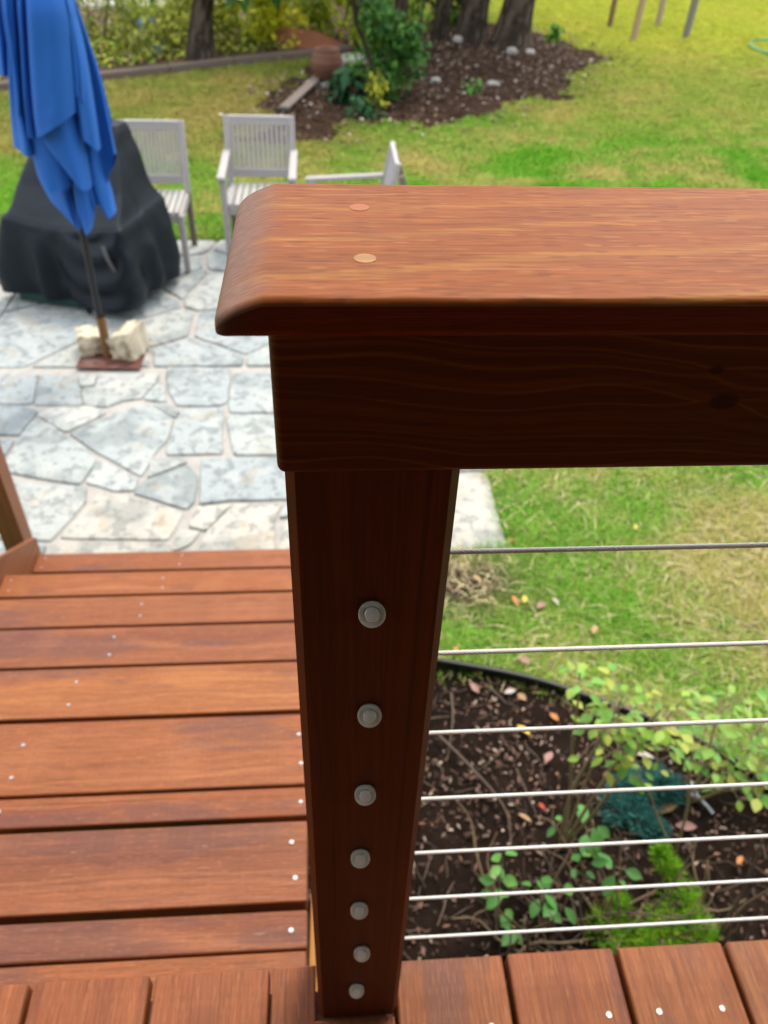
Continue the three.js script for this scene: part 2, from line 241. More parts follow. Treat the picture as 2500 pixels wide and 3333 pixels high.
{ // grass blades: near ones single and ragged, far ones in tufts
  const R = rng(5), blade = (h, w, bend, lean) => { const p = [], ix = []; const n = 3; for (let i = 0; i <= n; i++) { const t = i / n, ww = w * (1 - t * 0.85) / 2; p.push(-ww, h * (t - 0.25 * bend * t * t), bend * h * t * t + lean * t, ww, h * (t - 0.25 * bend * t * t), bend * h * t * t + lean * t); } for (let i = 0; i < n; i++) { const a = i * 2; ix.push(a, a + 1, a + 2, a + 1, a + 3, a + 2); } return meshFrom(p, ix); };
  const mk = (n, spread, hh, ww, seed) => { const r = rng(seed), gs = []; for (let i = 0; i < n; i++) { const g = blade(hh * (0.6 + 0.7 * r()), ww * (0.7 + 0.6 * r()), 0.4 + 1.1 * r(), 0.02 * (r() - 0.5)); g.rotateY(r() * 6.28); g.translate((r() - 0.5) * spread, 0, (r() - 0.5) * spread); gs.push(g); } return mergeGeometries(gs); };
  const build = (geo, cand, N, hs) => {
    const im = new THREE.InstancedMesh(geo, BLADE, N); let k = 0, guard = 0;
    while (k < N && guard++ < N * 6) {
      const [x, z] = cand(); if (onPatio(x, z) || inPoly(x, z, nearBed) || (inFarBed(x + (R() - 0.5) * 1.1, z + (R() - 0.5) * 1.1) && R() > 0.55 * smooth(0.5, 0.62, fbm(x * 3, z * 3, 95, 3)))) continue;
      if (x < 0.15 && z > -2.3) continue;
      const wd = soilWedge(x, z); if (R() < wd * 1.1) continue;
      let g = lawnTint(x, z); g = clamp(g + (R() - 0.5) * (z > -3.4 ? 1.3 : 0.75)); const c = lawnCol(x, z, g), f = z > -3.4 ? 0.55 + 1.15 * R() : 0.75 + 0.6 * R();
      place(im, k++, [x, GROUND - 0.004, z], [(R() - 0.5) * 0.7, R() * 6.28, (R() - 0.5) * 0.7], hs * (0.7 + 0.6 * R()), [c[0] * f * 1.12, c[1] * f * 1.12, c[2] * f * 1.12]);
    }
    im.count = k; im.userData.kind = 'stuff'; im.castShadow = im.receiveShadow = true; return im;
  };
  const near = build(mk(3, 0.03, 0.075, 0.005, 7), () => [0.2 + 2.6 * R(), -3.3 + 2.6 * R()], 42000, 1);
  near.name = 'near_grass'; tag(near, 'ragged green and straw grass blades beside the planting bed', 'grass'); near.userData.kind = 'stuff'; scene.add(near);
  { // long dead blades lying across the green
    const N = 9000, im = new THREE.InstancedMesh(blade(0.1, 0.0052, 0.5, 0.01), BLADE, N); let k = 0, guard = 0;
    while (k < N && guard++ < 90000) { const x = 0.2 + 2.6 * R(), z = -3.3 + 2.6 * R(); if (onPatio(x, z) || inPoly(x, z, nearBed) || (x < 0.15 && z > -2.3) || R() < lawnTint(x, z) * 0.8) continue; const f = 0.6 + 0.6 * R(); place(im, k++, [x, GROUND + 0.012 + 0.02 * R(), z], [1.2 + 0.5 * (R() - 0.5), R() * 6.28, 0], 0.6 + 0.7 * R(), [0.56 * f, 0.49 * f, 0.28 * f]); }
    im.count = k; im.name = 'dead_grass'; tag(im, 'long dead straw blades lying over the grass beside the planting bed', 'dead grass'); im.userData.kind = 'stuff'; scene.add(im);
  }
  const far = build(mk(7, 0.07, 0.05, 0.006, 8), () => { const t = R(), z = -5.7 - 21 * Math.pow(t, 1.5), w = -z; return [w * (-0.62 + 1.5 * R()), z]; }, 270000, 1);
  far.name = 'lawn_grass'; tag(far, 'mown green and yellow grass of the back lawn', 'grass'); far.userData.kind = 'stuff'; scene.add(far);
}

// ------------------------------------------------------------------ patio of irregular flagstones
{
  const patio = structGroup('patio');
  const slab = new THREE.BoxGeometry(6.84, 0.08, 3.6); slab.translate(-2.58, PATIO - 0.049, -4.09); part('mortar_bed', boxUV(slab), MORTAR, patio);
  const R = rng(21);
  const laid = [    [[-2.091,-3.884],[-1.669,-3.864],[-1.62,-3.564],[-1.687,-3.547],[-1.997,-3.597]],
    [[-1.643,-3.859],[-1.447,-3.837],[-1.342,-3.542],[-1.417,-3.534],[-1.606,-3.546]],
    [[-1.427,-3.861],[-1.333,-3.852],[-1.321,-3.741],[-1.395,-3.731]],
    [[-1.322,-3.872],[-0.967,-3.855],[-0.973,-3.792],[-1.032,-3.601],[-1.127,-3.58],[-1.211,-3.513],[-1.322,-3.542],[-1.386,-3.71],[-1.306,-3.718]],
    [[-0.955,-3.772],[-0.917,-3.722],[-0.889,-3.562],[-1.011,-3.591]],
    [[-0.923,-3.943],[-0.554,-3.918],[-0.545,-3.557],[-0.581,-3.521],[-0.816,-3.524],[-0.878,-3.655],[-0.915,-3.811]],
    [[-0.529,-3.867],[-0.121,-3.858],[-0.115,-3.441],[-0.516,-3.448],[-0.532,-3.52]],
    [[-1.985,-3.561],[-1.67,-3.52],[-1.578,-3.474],[-1.606,-3.255],[-1.888,-3.261]],
    [[-1.557,-3.431],[-1.495,-3.503],[-1.288,-3.514],[-1.198,-3.45],[-1.366,-3.275]],
    [[-1.872,-3.213],[-1.622,-3.199],[-1.635,-3.015],[-1.794,-2.975]],
    [[-1.567,-3.379],[-1.486,-3.352],[-1.23,-3.113],[-1.16,-3.012],[-1.201,-2.825],[-1.308,-2.849],[-1.605,-2.941],[-1.595,-3.183]],
    [[-1.348,-3.259],[-1.157,-3.432],[-1.03,-3.528],[-0.962,-3.527],[-0.822,-3.392],[-0.831,-3.183],[-0.88,-3.059],[-0.913,-2.882],[-1.16,-3.08]],
    [[-0.952,-3.527],[-0.892,-3.544],[-0.799,-3.47],[-0.814,-3.404]],
    [[-0.78,-3.47],[-0.568,-3.493],[-0.526,-3.066],[-0.808,-3.057],[-0.817,-3.12],[-0.802,-3.348]],
    [[-0.532,-3.413],[-0.115,-3.405],[-0.11,-3.042],[-0.465,-3.05]],
    [[-1.148,-3.019],[-0.926,-2.853],[-0.929,-2.77],[-1.021,-2.765],[-1.169,-2.831]],
    [[-0.884,-3.028],[-0.73,-3.01],[-0.701,-2.987],[-0.876,-2.866]],
    [[-0.693,-2.957],[-0.639,-2.875],[-0.628,-2.667],[-0.655,-2.616],[-0.798,-2.685],[-0.92,-2.742],[-0.88,-2.838]],
    [[-0.623,-3.007],[-0.11,-3.011],[-0.105,-2.673],[-0.436,-2.676],[-0.593,-2.653]],
    [[-1.808,-2.889],[-1.597,-2.884],[-1.297,-2.8],[-1.161,-2.796],[-1.145,-2.681],[-1.241,-2.41],[-1.418,-2.433],[-1.66,-2.446]],
    [[-1.092,-2.747],[-1.025,-2.745],[-0.669,-2.59],[-0.717,-2.406],[-0.977,-2.414],[-1.2,-2.433]],
    [[-0.606,-2.614],[-0.45,-2.636],[-0.548,-2.461],[-0.632,-2.494]],
    [[-0.677,-2.465],[-0.575,-2.45],[-0.609,-2.367],[-0.678,-2.323]],
    [[-0.433,-2.636],[-0.206,-2.643],[-0.239,-2.514],[-0.233,-2.274],[-0.567,-2.274],[-0.539,-2.449]],
    [[-0.181,-2.506],[0.047,-2.57],[0.042,-2.289],[-0.214,-2.297]],
    [[-0.177,-2.642],[0.048,-2.636],[0.048,-2.59],[-0.203,-2.539]],
    [[-1.202,-2.409],[-0.721,-2.38],[-0.697,-2.323],[-0.722,-2.279],[-1.232,-2.284],[-1.232,-2.375]],
    [[-1.652,-2.423],[-1.259,-2.387],[-1.258,-2.296],[-1.614,-2.307]]];
  const seeds = [[0.62, -2.6], [0.6, -3.12]];
  let guard = 0;
  while (seeds.length < 150 && guard++ < 9000) { const p = [-5.9 + 6.7 * R(), -5.85 + 3.5 * R()]; if (p[0] > -2.1 && p[0] < 0.065 && p[1] > -4.0) continue; const m = 0.26 + 0.2 * hash(Math.floor(p[0] * 1.7), Math.floor(p[1] * 1.7), 4); if (seeds.every((s) => Math.hypot((s[0] - p[0]) * 0.8, s[1] - p[1]) > m)) seeds.push(p); }
  const box = [[-6, -5.9], [0.835, -5.9], [0.835, -2.29], [-6, -2.29]];
  const clip = (P, nx, nz, d) => { const o = []; for (let i = 0; i < P.length; i++) { const a = P[i], b = P[(i + 1) % P.length], da = a[0] * nx + a[1] * nz - d, db = b[0] * nx + b[1] * nz - d; if (da <= 0) o.push(a); if ((da < 0) !== (db < 0) && da !== db) { const t = da / (da - db); o.push([a[0] + (b[0] - a[0]) * t, a[1] + (b[1] - a[1]) * t]); } } return o; };
  const wt = seeds.map((s, i) => (i < 2 ? 0.03 : 0.1 * (R() - 0.5)));
  const cells = laid.map((P) => [P, 0]);
  seeds.forEach((s, si) => {
    let P = box;
    const zone = (p) => (p[0] <= -2.1 ? 0 : p[0] > 0.065 ? 2 : 1), zs = zone(s);
    if (zs === 0) P = clip(P, 1, 0, -2.105); else if (zs === 2) P = clip(P, -1, 0, -0.062); else P = clip(clip(clip(P, 0, 1, -3.955), -1, 0, 2.09), 1, 0, 0.05);
    seeds.forEach((t, ti) => {
      if (ti === si || P.length < 3 || zone(t) !== zs) return; const dx = t[0] - s[0], dz = t[1] - s[1], L = Math.hypot(dx, dz); if (L > 1.8) return;
      const gap = 0.01 + 0.01 * hash(Math.round((s[0] + t[0]) * 100), Math.round((s[1] + t[1]) * 100), 3);
      P = clip(P, dx / L, dz / L, (dx * (s[0] + t[0]) / 2 + dz * (s[1] + t[1]) / 2 + (wt[si] - wt[ti]) / 2) / L - gap);
    });
    if (P.length > 2) cells.push([P, 1]);
  });
  cells.forEach(([P, grown], si) => {
    const s = [P.reduce((m, p) => m + p[0], 0) / P.length, P.reduce((m, p) => m + p[1], 0) / P.length];
    const area = Math.abs(P.reduce((m, p, i) => { const q = P[(i + 1) % P.length]; return m + p[0] * q[1] - q[0] * p[1]; }, 0)) / 2; if (area < 0.0015) return;
    { let m = 0; for (let i = 0; i < P.length; i++) { const p = P[i], q = P[(i + 1) % P.length]; m += p[0] * q[1] - q[0] * p[1]; } if (m < 0) P = [...P].reverse(); }
    // cut corners a little, then wander along each side
    let Q = [];
    for (let i = 0; i < P.length; i++) { const a = P[i], b = P[(i + 1) % P.length], L = Math.hypot(b[0] - a[0], b[1] - a[1]), t = Math.min(0.25, 0.012 / Math.max(L, 0.01)); Q.push([a[0] + (b[0] - a[0]) * t, a[1] + (b[1] - a[1]) * t], [b[0] + (a[0] - b[0]) * t, b[1] + (a[1] - b[1]) * t]); }
    const O = []; for (let i = 0; i < Q.length; i++) { const a = Q[i], b = Q[(i + 1) % Q.length], L = Math.hypot(b[0] - a[0], b[1] - a[1]), n = Math.max(1, Math.min(6, Math.round(L / 0.06))); for (let k = 0; k < n; k++) { const x = a[0] + (b[0] - a[0]) * k / n, z = a[1] + (b[1] - a[1]) * k / n, w = n > 1 ? 0.016 : 0.004; O.push([x + w * (fbm(x * 9, z * 9, 31 + si, 2) - 0.5), z + w * (fbm(x * 9, z * 9, 61 + si, 2) - 0.5)]); } }
    const top = PATIO + 0.004 + 0.006 * R(), n = O.length, cx = O.reduce((m, p) => m + p[0], 0) / n, cz = O.reduce((m, p) => m + p[1], 0) / n;
    const pos = [cx, top, cz], uv = [], idx = [], tx = (R() - 0.5) * 0.012, tz = (R() - 0.5) * 0.012;
    const ring = (k, y) => O.forEach(([x, z]) => pos.push(cx + (x - cx) * k, y + tx * (x - cx) + tz * (z - cz), cz + (z - cz) * k));
    const ex = grown ? 1 : 1 + Math.min(0.09, 0.0115 / Math.sqrt(area)); ring(0.955 * ex, top); ring(0.985 * ex, top - 0.003); ring(ex, top - 0.009); ring(ex, PATIO - 0.02);
    for (let i = 0; i < n; i++) { const j = (i + 1) % n; idx.push(0, 1 + j, 1 + i); for (let r = 0; r < 3; r++) { const a = 1 + r * n; idx.push(a + i, a + j, a + n + i, a + j, a + n + j, a + n + i); } }
    const rot = R() * 6.28, ou = R() * 1.6, ov = R() * 1.6; for (let i = 0; i < pos.length; i += 3) { const x = pos[i], z = pos[i + 2]; uv.push(x * Math.cos(rot) - z * Math.sin(rot) + ou, x * Math.sin(rot) + z * Math.cos(rot) + ov + pos[i + 1]); }
    const cream = (s[1] > -2.6 && s[0] > -1.1) || s[0] > 0.3, m = si === 8 ? WHITE : cream ? CREAM : STONES[si === 5 || si === 0 ? 3 : Math.floor(R() * 4)];
    const st = part('paving_stone', meshFrom(pos, idx, uv), m, patio);
    if (si === 8) st.userData.label = 'small bright white stone';
  });
}

// ------------------------------------------------------------------ garden soil bed, its edging
{
  const pos = [], uv = [], idx = [], nx = 130, nz = 110, X0 = -0.4, X1 = 1.95, Z0 = -1.85, Z1 = 0.3;
  const keep = [];
  for (let j = 0; j <= nz; j++) for (let i = 0; i <= nx; i++) {
    let x = X0 + (X1 - X0) * i / nx, z = Z0 + (Z1 - Z0) * j / nz;
    // nearest edge point: vertices beyond the edge sink below the lawn
    const inside = inPoly(x, z, nearBed);
    let d = 9; for (const p of edgePts) d = Math.min(d, Math.hypot(p.x - x, p.z - z));
    const rise = inside ? 0.016 : d < 0.03 ? -0.004 : -0.05;
    pos.push(x, PATIO - 0.012 + rise + (inside ? 0.05 * (fbm(x * 5, z * 5, 101, 4) - 0.5) + 0.012 * (vn(x * 60, z * 60, 103) - 0.5) : 0), z); uv.push(x, z); keep.push(inside || d < 0.06);
  }
  for (let j = 0; j < nz; j++) for (let i = 0; i < nx; i++) { const W = nx + 1, a = j * W + i; if (keep[a] && keep[a + 1] && keep[a + W] && keep[a + W + 1]) idx.push(a, a + W, a + 1, a + 1, a + W, a + W + 1); }
  struct('garden_soil', meshFrom(pos, idx, uv), SOIL);
  const pr = [[-0.004, -0.1], [-0.005, 0.04], [-0.01, 0.046], [-0.009, 0.06], [0, 0.066], [0.009, 0.06], [0.01, 0.046], [0.005, 0.04], [0.004, -0.1]];
  const g = surface(pr.length - 1, 80, (s, t) => { const k = Math.round(s * (pr.length - 1)), p = edgePts[Math.round(t * 80)], q = edgeCurve.getTangentAt(t); return [p.x - q.z * pr[k][0] * 1.3, PATIO + pr[k][1] + 0.012 * (vn(t * 14, 2, 5) - 0.5), p.z + q.x * pr[k][0] * 1.3]; });
  tag(part('garden_edging', g, std({ color: lin(0.003, 0.006, 0.004), roughness: 0.4, side: THREE.DoubleSide }), scene), 'black plastic edging strip curving between the soil bed and the lawn', 'garden edging');
}
// ------------------------------------------------------------------ deck
const SCREWM = std({ color: lin(0.5, 0.51, 0.53), metalness: 0.6, roughness: 0.35 });
const screwGeo = mergeGeometries([new THREE.CylinderGeometry(0.0031, 0.0034, 0.0018, 10), (() => { const g = new THREE.TorusGeometry(0.0019, 0.0006, 5, 10); g.rotateX(Math.PI / 2); g.translate(0, 0.001, 0); return g; })()]);
const screw = (p, x, y, z, s = 1) => { const o = part('screw', screwGeo, SCREWM, p, [x, y, z]); o.scale.setScalar(s); return o; };
const DR = rng(33);
{
  const deck = structGroup('deck');
  const edges = []; for (let k = -14; k <= 13; k++) edges.push(k <= 0 ? -0.0555 + 0.139 * k : k === 1 ? 0.0874 : 0.0874 + 0.1369 * (k - 1));
  const zb = 2.4;
  for (let k = 0; k < edges.length - 1; k++) {
    const a = edges[k] + 0.003, b = edges[k + 1] - 0.003, w = b - a, zf = -0.053 - 0.004 * DR() - 0.002 * (a > 0.2 ? a : 0), m = DECKM[Math.floor(DR() * 4)];
    const du = DR() * 1.4, dv = DR() * 0.2;
    if (a < 0.04 && b > 0.04) { // cut round the post
      const s = new THREE.Shape(); s.moveTo(a, zf); s.lineTo(-0.006, zf); s.lineTo(-0.006, 0.004); s.lineTo(b, 0.004); s.lineTo(b, zb); s.lineTo(a, zb); s.closePath();
      const g = new THREE.ExtrudeGeometry(s, { depth: 0.024, bevelEnabled: true, bevelThickness: 0.002, bevelSize: 0.0018, bevelSegments: 1 }); g.rotateX(Math.PI / 2); g.translate(0, -0.002, 0);
      part('deck_board', boxUV(g, 'z', du, dv), m, deck); continue;
    }
    const g = plank(w, 0.028, zb - zf, 0.0035, 'z', du, dv, 2);
    const o = part('deck_board', g, m, deck, [(a + b) / 2, -0.014 + (DR() - 0.5) * 0.003, (zb + zf) / 2]);
    o.rotation.z = (DR() - 0.5) * 0.008;
    if (a > 0.05 && a < 1) for (const f of [0.8, 0.22]) { if (f < 0.5 && DR() < 0.3) continue; screw(o, (f - 0.5) * w + 0.004 * (DR() - 0.5), 0.0145, 0.015 + 0.004 * DR() - (zb + zf) / 2, 1); }
  }
  part('rim_joist', plank(5.2, 0.14, 0.038, 0.003, 'x'), TRIMM, deck, [0.0, -0.1, -0.02]);
  for (let z = 0.4; z < 2.4; z += 0.4) part('joist', plank(5.2, 0.14, 0.038, 0.003, 'x'), TRIMM, deck, [0, -0.1, z]);
  for (const x of [-1.7, 0.02, 1.7]) part('support_post', plank(0.089, 1.3, 0.089, 0.004, 'y'), TRIMM, deck, [x, -0.82, 0.06]);
}
// ------------------------------------------------------------------ stairs down to the patio
{
  const st = thing('wooden_staircase', 'reddish brown open wooden stairs of wide boards descending from the deck to the patio', 'stairs', [0, 0, 0]);
  const L = 1.15, xc = -0.0215 - L / 2;
  const board = (y, z0, z1, screws = true, skew = 0) => {
    const w = z1 - z0, o = part('tread_board', plank(L + (DR() - 0.5) * 0.006, 0.034, w, 0.004, 'x', DR() * 1.4, DR() * 0.2, 2), DECKM[Math.floor(DR() * 4)], st, [xc, y - 0.017, (z0 + z1) / 2], [0, skew, 0]);
    if (screws) for (const x of [-0.043, -0.59, -1.14]) for (const f of w > 0.08 ? [0.27, 0.73] : [0.5]) screw(o, x - xc + (DR() - 0.5) * 0.01, 0.0175, (f - 0.5) * w + (DR() - 0.5) * 0.008, 1.15);
  };
  board(-0.18, -0.337, -0.2095); board(-0.18, -0.1995, -0.1455, true, -0.003); board(-0.18, -0.1415, -0.075);
  const nose = [0, 0, -0.66, -0.95, -1.24, -1.53, -1.83, -2.132];
  for (let i = 2; i <= 7; i++) { const n = nose[i], s = (DR() - 0.5) * 0.004, w = [0, 0, 0.152, 0.143, 0.137, 0.121, 0.112, 0.106][i], e = i > 2 ? 0.011 : 0.006; board(-0.18 * i, n, n + w, true, s); board(-0.18 * i, n + w + e, i === 2 ? -0.4435 : n + 0.31, true, s); }
  for (const x of [-0.075, -0.59, -1.125]) { // saw-tooth stringers
    const s = new THREE.Shape(); s.moveTo(-0.06, -0.214); for (let i = 1; i <= 7; i++) { const n = -0.053 - 0.29 * i + 0.02; s.lineTo(n, -0.18 * i - 0.036); s.lineTo(n, -0.18 * (i + 1) - 0.036 + (i === 7 ? 0.04 : 0)); } s.lineTo(-1.75, -1.44); s.lineTo(-0.06, -0.56); s.closePath();
    const g = new THREE.ExtrudeGeometry(s, { depth: 0.038, bevelEnabled: false }); g.rotateY(-Math.PI / 2); g.translate(0.019, 0, 0); part('stringer', boxUV(g, 'z'), TRIMM, st, [x, 0, 0]);
  }
  const skirt = (x, m, lift) => { const s = new THREE.Shape(); s.moveTo(-0.056, -0.02 + lift); s.lineTo(-2.16, -1.27 + lift); s.lineTo(-2.16, -1.44); s.lineTo(-1.9, -1.44); s.lineTo(-0.056, -0.36); s.closePath(); const g = new THREE.ExtrudeGeometry(s, { depth: 0.018, bevelEnabled: true, bevelSize: 0.001, bevelThickness: 0.001, bevelSegments: 1 }); g.rotateY(-Math.PI / 2); return part('skirt_board', boxUV(g, 'z'), m, st, [x, 0, 0]); };
  const raw = skirt(0.0, RAWM, -0.16); raw.userData.label = 'raw yellow unstained side board';
  skirt(-1.175, TRIMM, 0.075);
}
{ // post of the far handrail at the foot of the stairs, on the left
  const t = thing('stair_rail_post', 'brown wooden post at the foot of the stairs, at the left edge of the picture', 'post', [-1.29, PATIO, -2.24]);
  part('post', plank(0.089, 1.0, 0.089, 0.004, 'y'), TRIMM, t, [0, 0.5, 0]); part('post_cap', plank(0.11, 0.025, 0.11, 0.005, 'x'), TRIMM, t, [0, 1.0125, 0]);
}

// ------------------------------------------------------------------ the cable railing
{
  const t = thing('cable_railing', 'dark stained wooden railing post with broad reddish top rail and steel cables', 'railing', [0.0445, 0, -0.0445]);
  const at = (x, y, z) => [x - 0.0445, y, z + 0.0445];
  const chamfer = (w, h, d, c) => { const s = new THREE.Shape(); s.moveTo(-w / 2 + c, -d / 2); s.lineTo(w / 2 - c, -d / 2); s.lineTo(w / 2, -d / 2 + c); s.lineTo(w / 2, d / 2 - c); s.lineTo(w / 2 - c, d / 2); s.lineTo(-w / 2 + c, d / 2); s.lineTo(-w / 2, d / 2 - c); s.lineTo(-w / 2, -d / 2 + c); s.closePath(); const g = new THREE.ExtrudeGeometry(s, { depth: h - 0.004, bevelEnabled: true, bevelThickness: 0.002, bevelSize: 0.0015, bevelSegments: 2, bevelOffset: -0.0015 }); g.rotateX(-Math.PI / 2); g.translate(0, 0.002, 0); return boxUV(g, 'y', 0.1, 0.05); };
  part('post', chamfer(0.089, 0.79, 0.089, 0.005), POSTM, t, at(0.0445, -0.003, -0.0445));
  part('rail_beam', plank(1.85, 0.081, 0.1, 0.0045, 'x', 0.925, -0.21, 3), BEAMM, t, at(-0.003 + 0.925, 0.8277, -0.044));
  // top rail: rounded edges, a long round-over at the left end
  const Lr = 1.86, T = 0.0176, zf = 0.0205, zk = -0.1168, x0 = -0.0232, A = 0.0205, B = 0.0128;
  const prof = (h, ins) => { // (z, y) loop, flats doubled by support points
    const o = [], rt = Math.min(0.0036, h * 0.6), rb = Math.min(0.003, h * 0.25), f = zf - ins, k = zk + ins;
    const arc = (cz, cy, r, a0, n) => { for (let i = 0; i <= n; i++) { const a = a0 + (i / n) * Math.PI / 2; o.push([cz + r * Math.cos(a), cy + r * Math.sin(a)]); } };
    arc(k + rb, rb, rb, Math.PI, 3); for (const s of [0.02, 0.98]) o.push([k + rb + (f - k - 2 * rb) * s, 0]); arc(f - rb, rb, rb, -Math.PI / 2, 3);
    for (const s of [0.12, 0.88]) o.push([f, rb + (h - rt - rb) * s]); arc(f - rt, h - rt, rt, 0, 6); for (const s of [0.015, 0.3, 0.7, 0.985]) o.push([f - rt - (f - k - 2 * rt) * s, h]); arc(k + rt, h - rt, rt, Math.PI / 2, 6);
    for (const s of [0.12, 0.88]) o.push([k, h - rt - (h - rt - rb) * s]); o.push(o[0]); return o;
  };
  const xs = []; for (let i = 0; i <= 14; i++) xs.push(A * (1 - Math.cos(i / 14 * Math.PI / 2))); xs.push(A + 0.0012, 0.06, 0.3, 0.9, Lr - 0.002, Lr);
  const pos = [], uv = [], idx = []; let W = 0;
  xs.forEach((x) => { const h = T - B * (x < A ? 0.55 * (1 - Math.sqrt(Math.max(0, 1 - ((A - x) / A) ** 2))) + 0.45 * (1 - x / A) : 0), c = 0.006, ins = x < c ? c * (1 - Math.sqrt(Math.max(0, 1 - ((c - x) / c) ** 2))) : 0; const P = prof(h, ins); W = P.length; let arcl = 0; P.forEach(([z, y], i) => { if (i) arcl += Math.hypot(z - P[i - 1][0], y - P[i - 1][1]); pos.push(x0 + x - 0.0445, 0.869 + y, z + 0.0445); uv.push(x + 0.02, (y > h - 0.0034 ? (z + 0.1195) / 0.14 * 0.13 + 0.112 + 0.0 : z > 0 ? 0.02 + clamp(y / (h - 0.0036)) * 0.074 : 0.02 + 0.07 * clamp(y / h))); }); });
  for (let j = 0; j < xs.length - 1; j++) for (let i = 0; i < W - 1; i++) { const a = j * W + i; idx.push(a, a + 1, a + W, a + 1, a + W + 1, a + W); }
  const endCap = (r, flip) => { const c = pos.length / 3; pos.push(x0 - 0.0445 + xs[r], 0.872, -0.0495 + 0.0445); uv.push(0, 0.1); for (let i = 0; i < W - 1; i++) idx.push(c, ...(flip ? [r * W + i + 1, r * W + i] : [r * W + i, r * W + i + 1])); };
  endCap(0, true); endCap(xs.length - 1, false);
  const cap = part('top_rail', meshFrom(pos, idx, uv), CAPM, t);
  const plug = (x, z, rx, m, lab) => { const g = new THREE.CylinderGeometry(0.0049, 0.0049, 0.004, 24); const o = part('wood_plug', boxUV(g, 'x', x * 7, z * 5), m, cap, [x - 0.0445, 0.8866 - 0.0018, z + 0.0445], [0, rx, 0]); o.userData.label = lab; };
  const plugT = woodTex(256, 128, 0.3, 0.1, { seed: 71, base: [0.38, 0.19, 0.055], dark: [0.3, 0.13, 0.035], light: [0.48, 0.28, 0.1], rings: 320, streak: 0.5, fibre: 0.25 });
  plug(0.0394, -0.0182, 0.1, std({ map: plugT, roughness: 0.5 }), 'pale yellow wood plug'); plug(0.0395, -0.08, 0.2, std({ map: plugT, color: lin(0.9, 0.5, 0.36), roughness: 0.5 }), 'reddish wood plug');
  // small washers with bolt ends, tilted to face up the slope of the stairs
  const wash = new THREE.LatheGeometry([[0.0034, -0.003], [0.0078, -0.003], [0.0079, -0.0004], [0.0075, 0], [0.005, 0], [0.005, -0.001], [0.0046, -0.001]].map(([x, y]) => new THREE.Vector2(x, y)), 32); wash.rotateX(Math.PI / 2);
  const bolt = new THREE.LatheGeometry([[0.0043, -0.004], [0.0044, 0.0012], [0.0038, 0.002], [0, 0.0021]].map(([x, y]) => new THREE.Vector2(x, y)), 28); bolt.rotateX(Math.PI / 2);
  const wedge = new THREE.CylinderGeometry(0.0074, 0.0074, 0.012, 28); wedge.rotateX(Math.PI / 2); wedge.translate(0, 0, -0.008);
  const wx = [0, 0.0005, -0.0008, -0.0032, -0.003, 0.0008, -0.0035];
  for (let i = 0; i < 7; i++) {
    const y = 0.6855 - 0.0985 * i;
    const w = part('washer', wash, WASHM, t, at(0.0455 + wx[i], y, 0.0062), [-0.66, 0, 0]);
    part('wedge', wedge, std({ color: lin(0.03, 0.025, 0.02), metalness: 0.3, roughness: 0.5 }), w); part('bolt_end', bolt, STEEL, w);
  }
  // stranded cables
  const strands = []; const Lc = 1.62, pitch = 0.021, n = Math.round(Lc / pitch * 9);
  for (let k = 0; k < 6; k++) { const ph = k / 6 * 6.2832; strands.push(surface(5, n, (s, tt) => { const x = tt * Lc, a = ph + x / pitch * 6.2832, b = s * 6.2832; return [x, 0.0011 * Math.cos(a) + 0.00072 * Math.cos(b + a), 0.0011 * Math.sin(a) + 0.00072 * Math.sin(b + a)]; }, true)); }
  const cg = mergeGeometries(strands);
  const sag = [0, 0, 0.0005, -0.0003, 0, 0.0004, 0];
  for (let i = 0; i < 7; i++) { const o = part('steel_cable', cg, CABLEM, t, at(0.085, 0.6855 - 0.0985 * i + sag[i], -0.0445)); o.rotation.x = i * 0.7; }
  part('post', chamfer(0.089, 0.79, 0.089, 0.005), POSTM, t, at(1.74, -0.003, -0.0445));
}

// ------------------------------------------------------------------ unseen house added behind the photographer (its wall and eaves shade the near side)
{
  const t = thing('house', 'unseen brown boarded house wall with deep eaves, added to shade the railing', 'house', [0, -0.03, 2.45]);
  const wm = std({ color: lin(0.035, 0.025, 0.02), roughness: 0.85 });
  part('wall', new THREE.BoxGeometry(9, 4.4, 0.2), wm, t, [0, 0.9, 0.1]);
  for (let i = 0; i < 22; i++) part('siding_board', plank(9, 0.17, 0.02, 0.003, 'x'), wm, t, [0, -1.2 + 0.2 * i, -0.012], [-0.06, 0, 0]);
  part('door', plank(0.95, 2.05, 0.05, 0.01, 'y'), std({ color: lin(0.05, 0.03, 0.025), roughness: 0.5 }), t, [1.2, 1.06, -0.05]);
  part('window', plank(1.4, 1.1, 0.03, 0.005, 'x'), std({ color: lin(0.02, 0.025, 0.03), roughness: 0.1 }), t, [-1.4, 1.5, -0.04]);
  part('roof', new THREE.BoxGeometry(10, 0.16, 2.9), std({ color: lin(0.045, 0.036, 0.03), roughness: 0.9 }), t, [0, 2.62, -0.95], [0.12, 0, 0]);
}

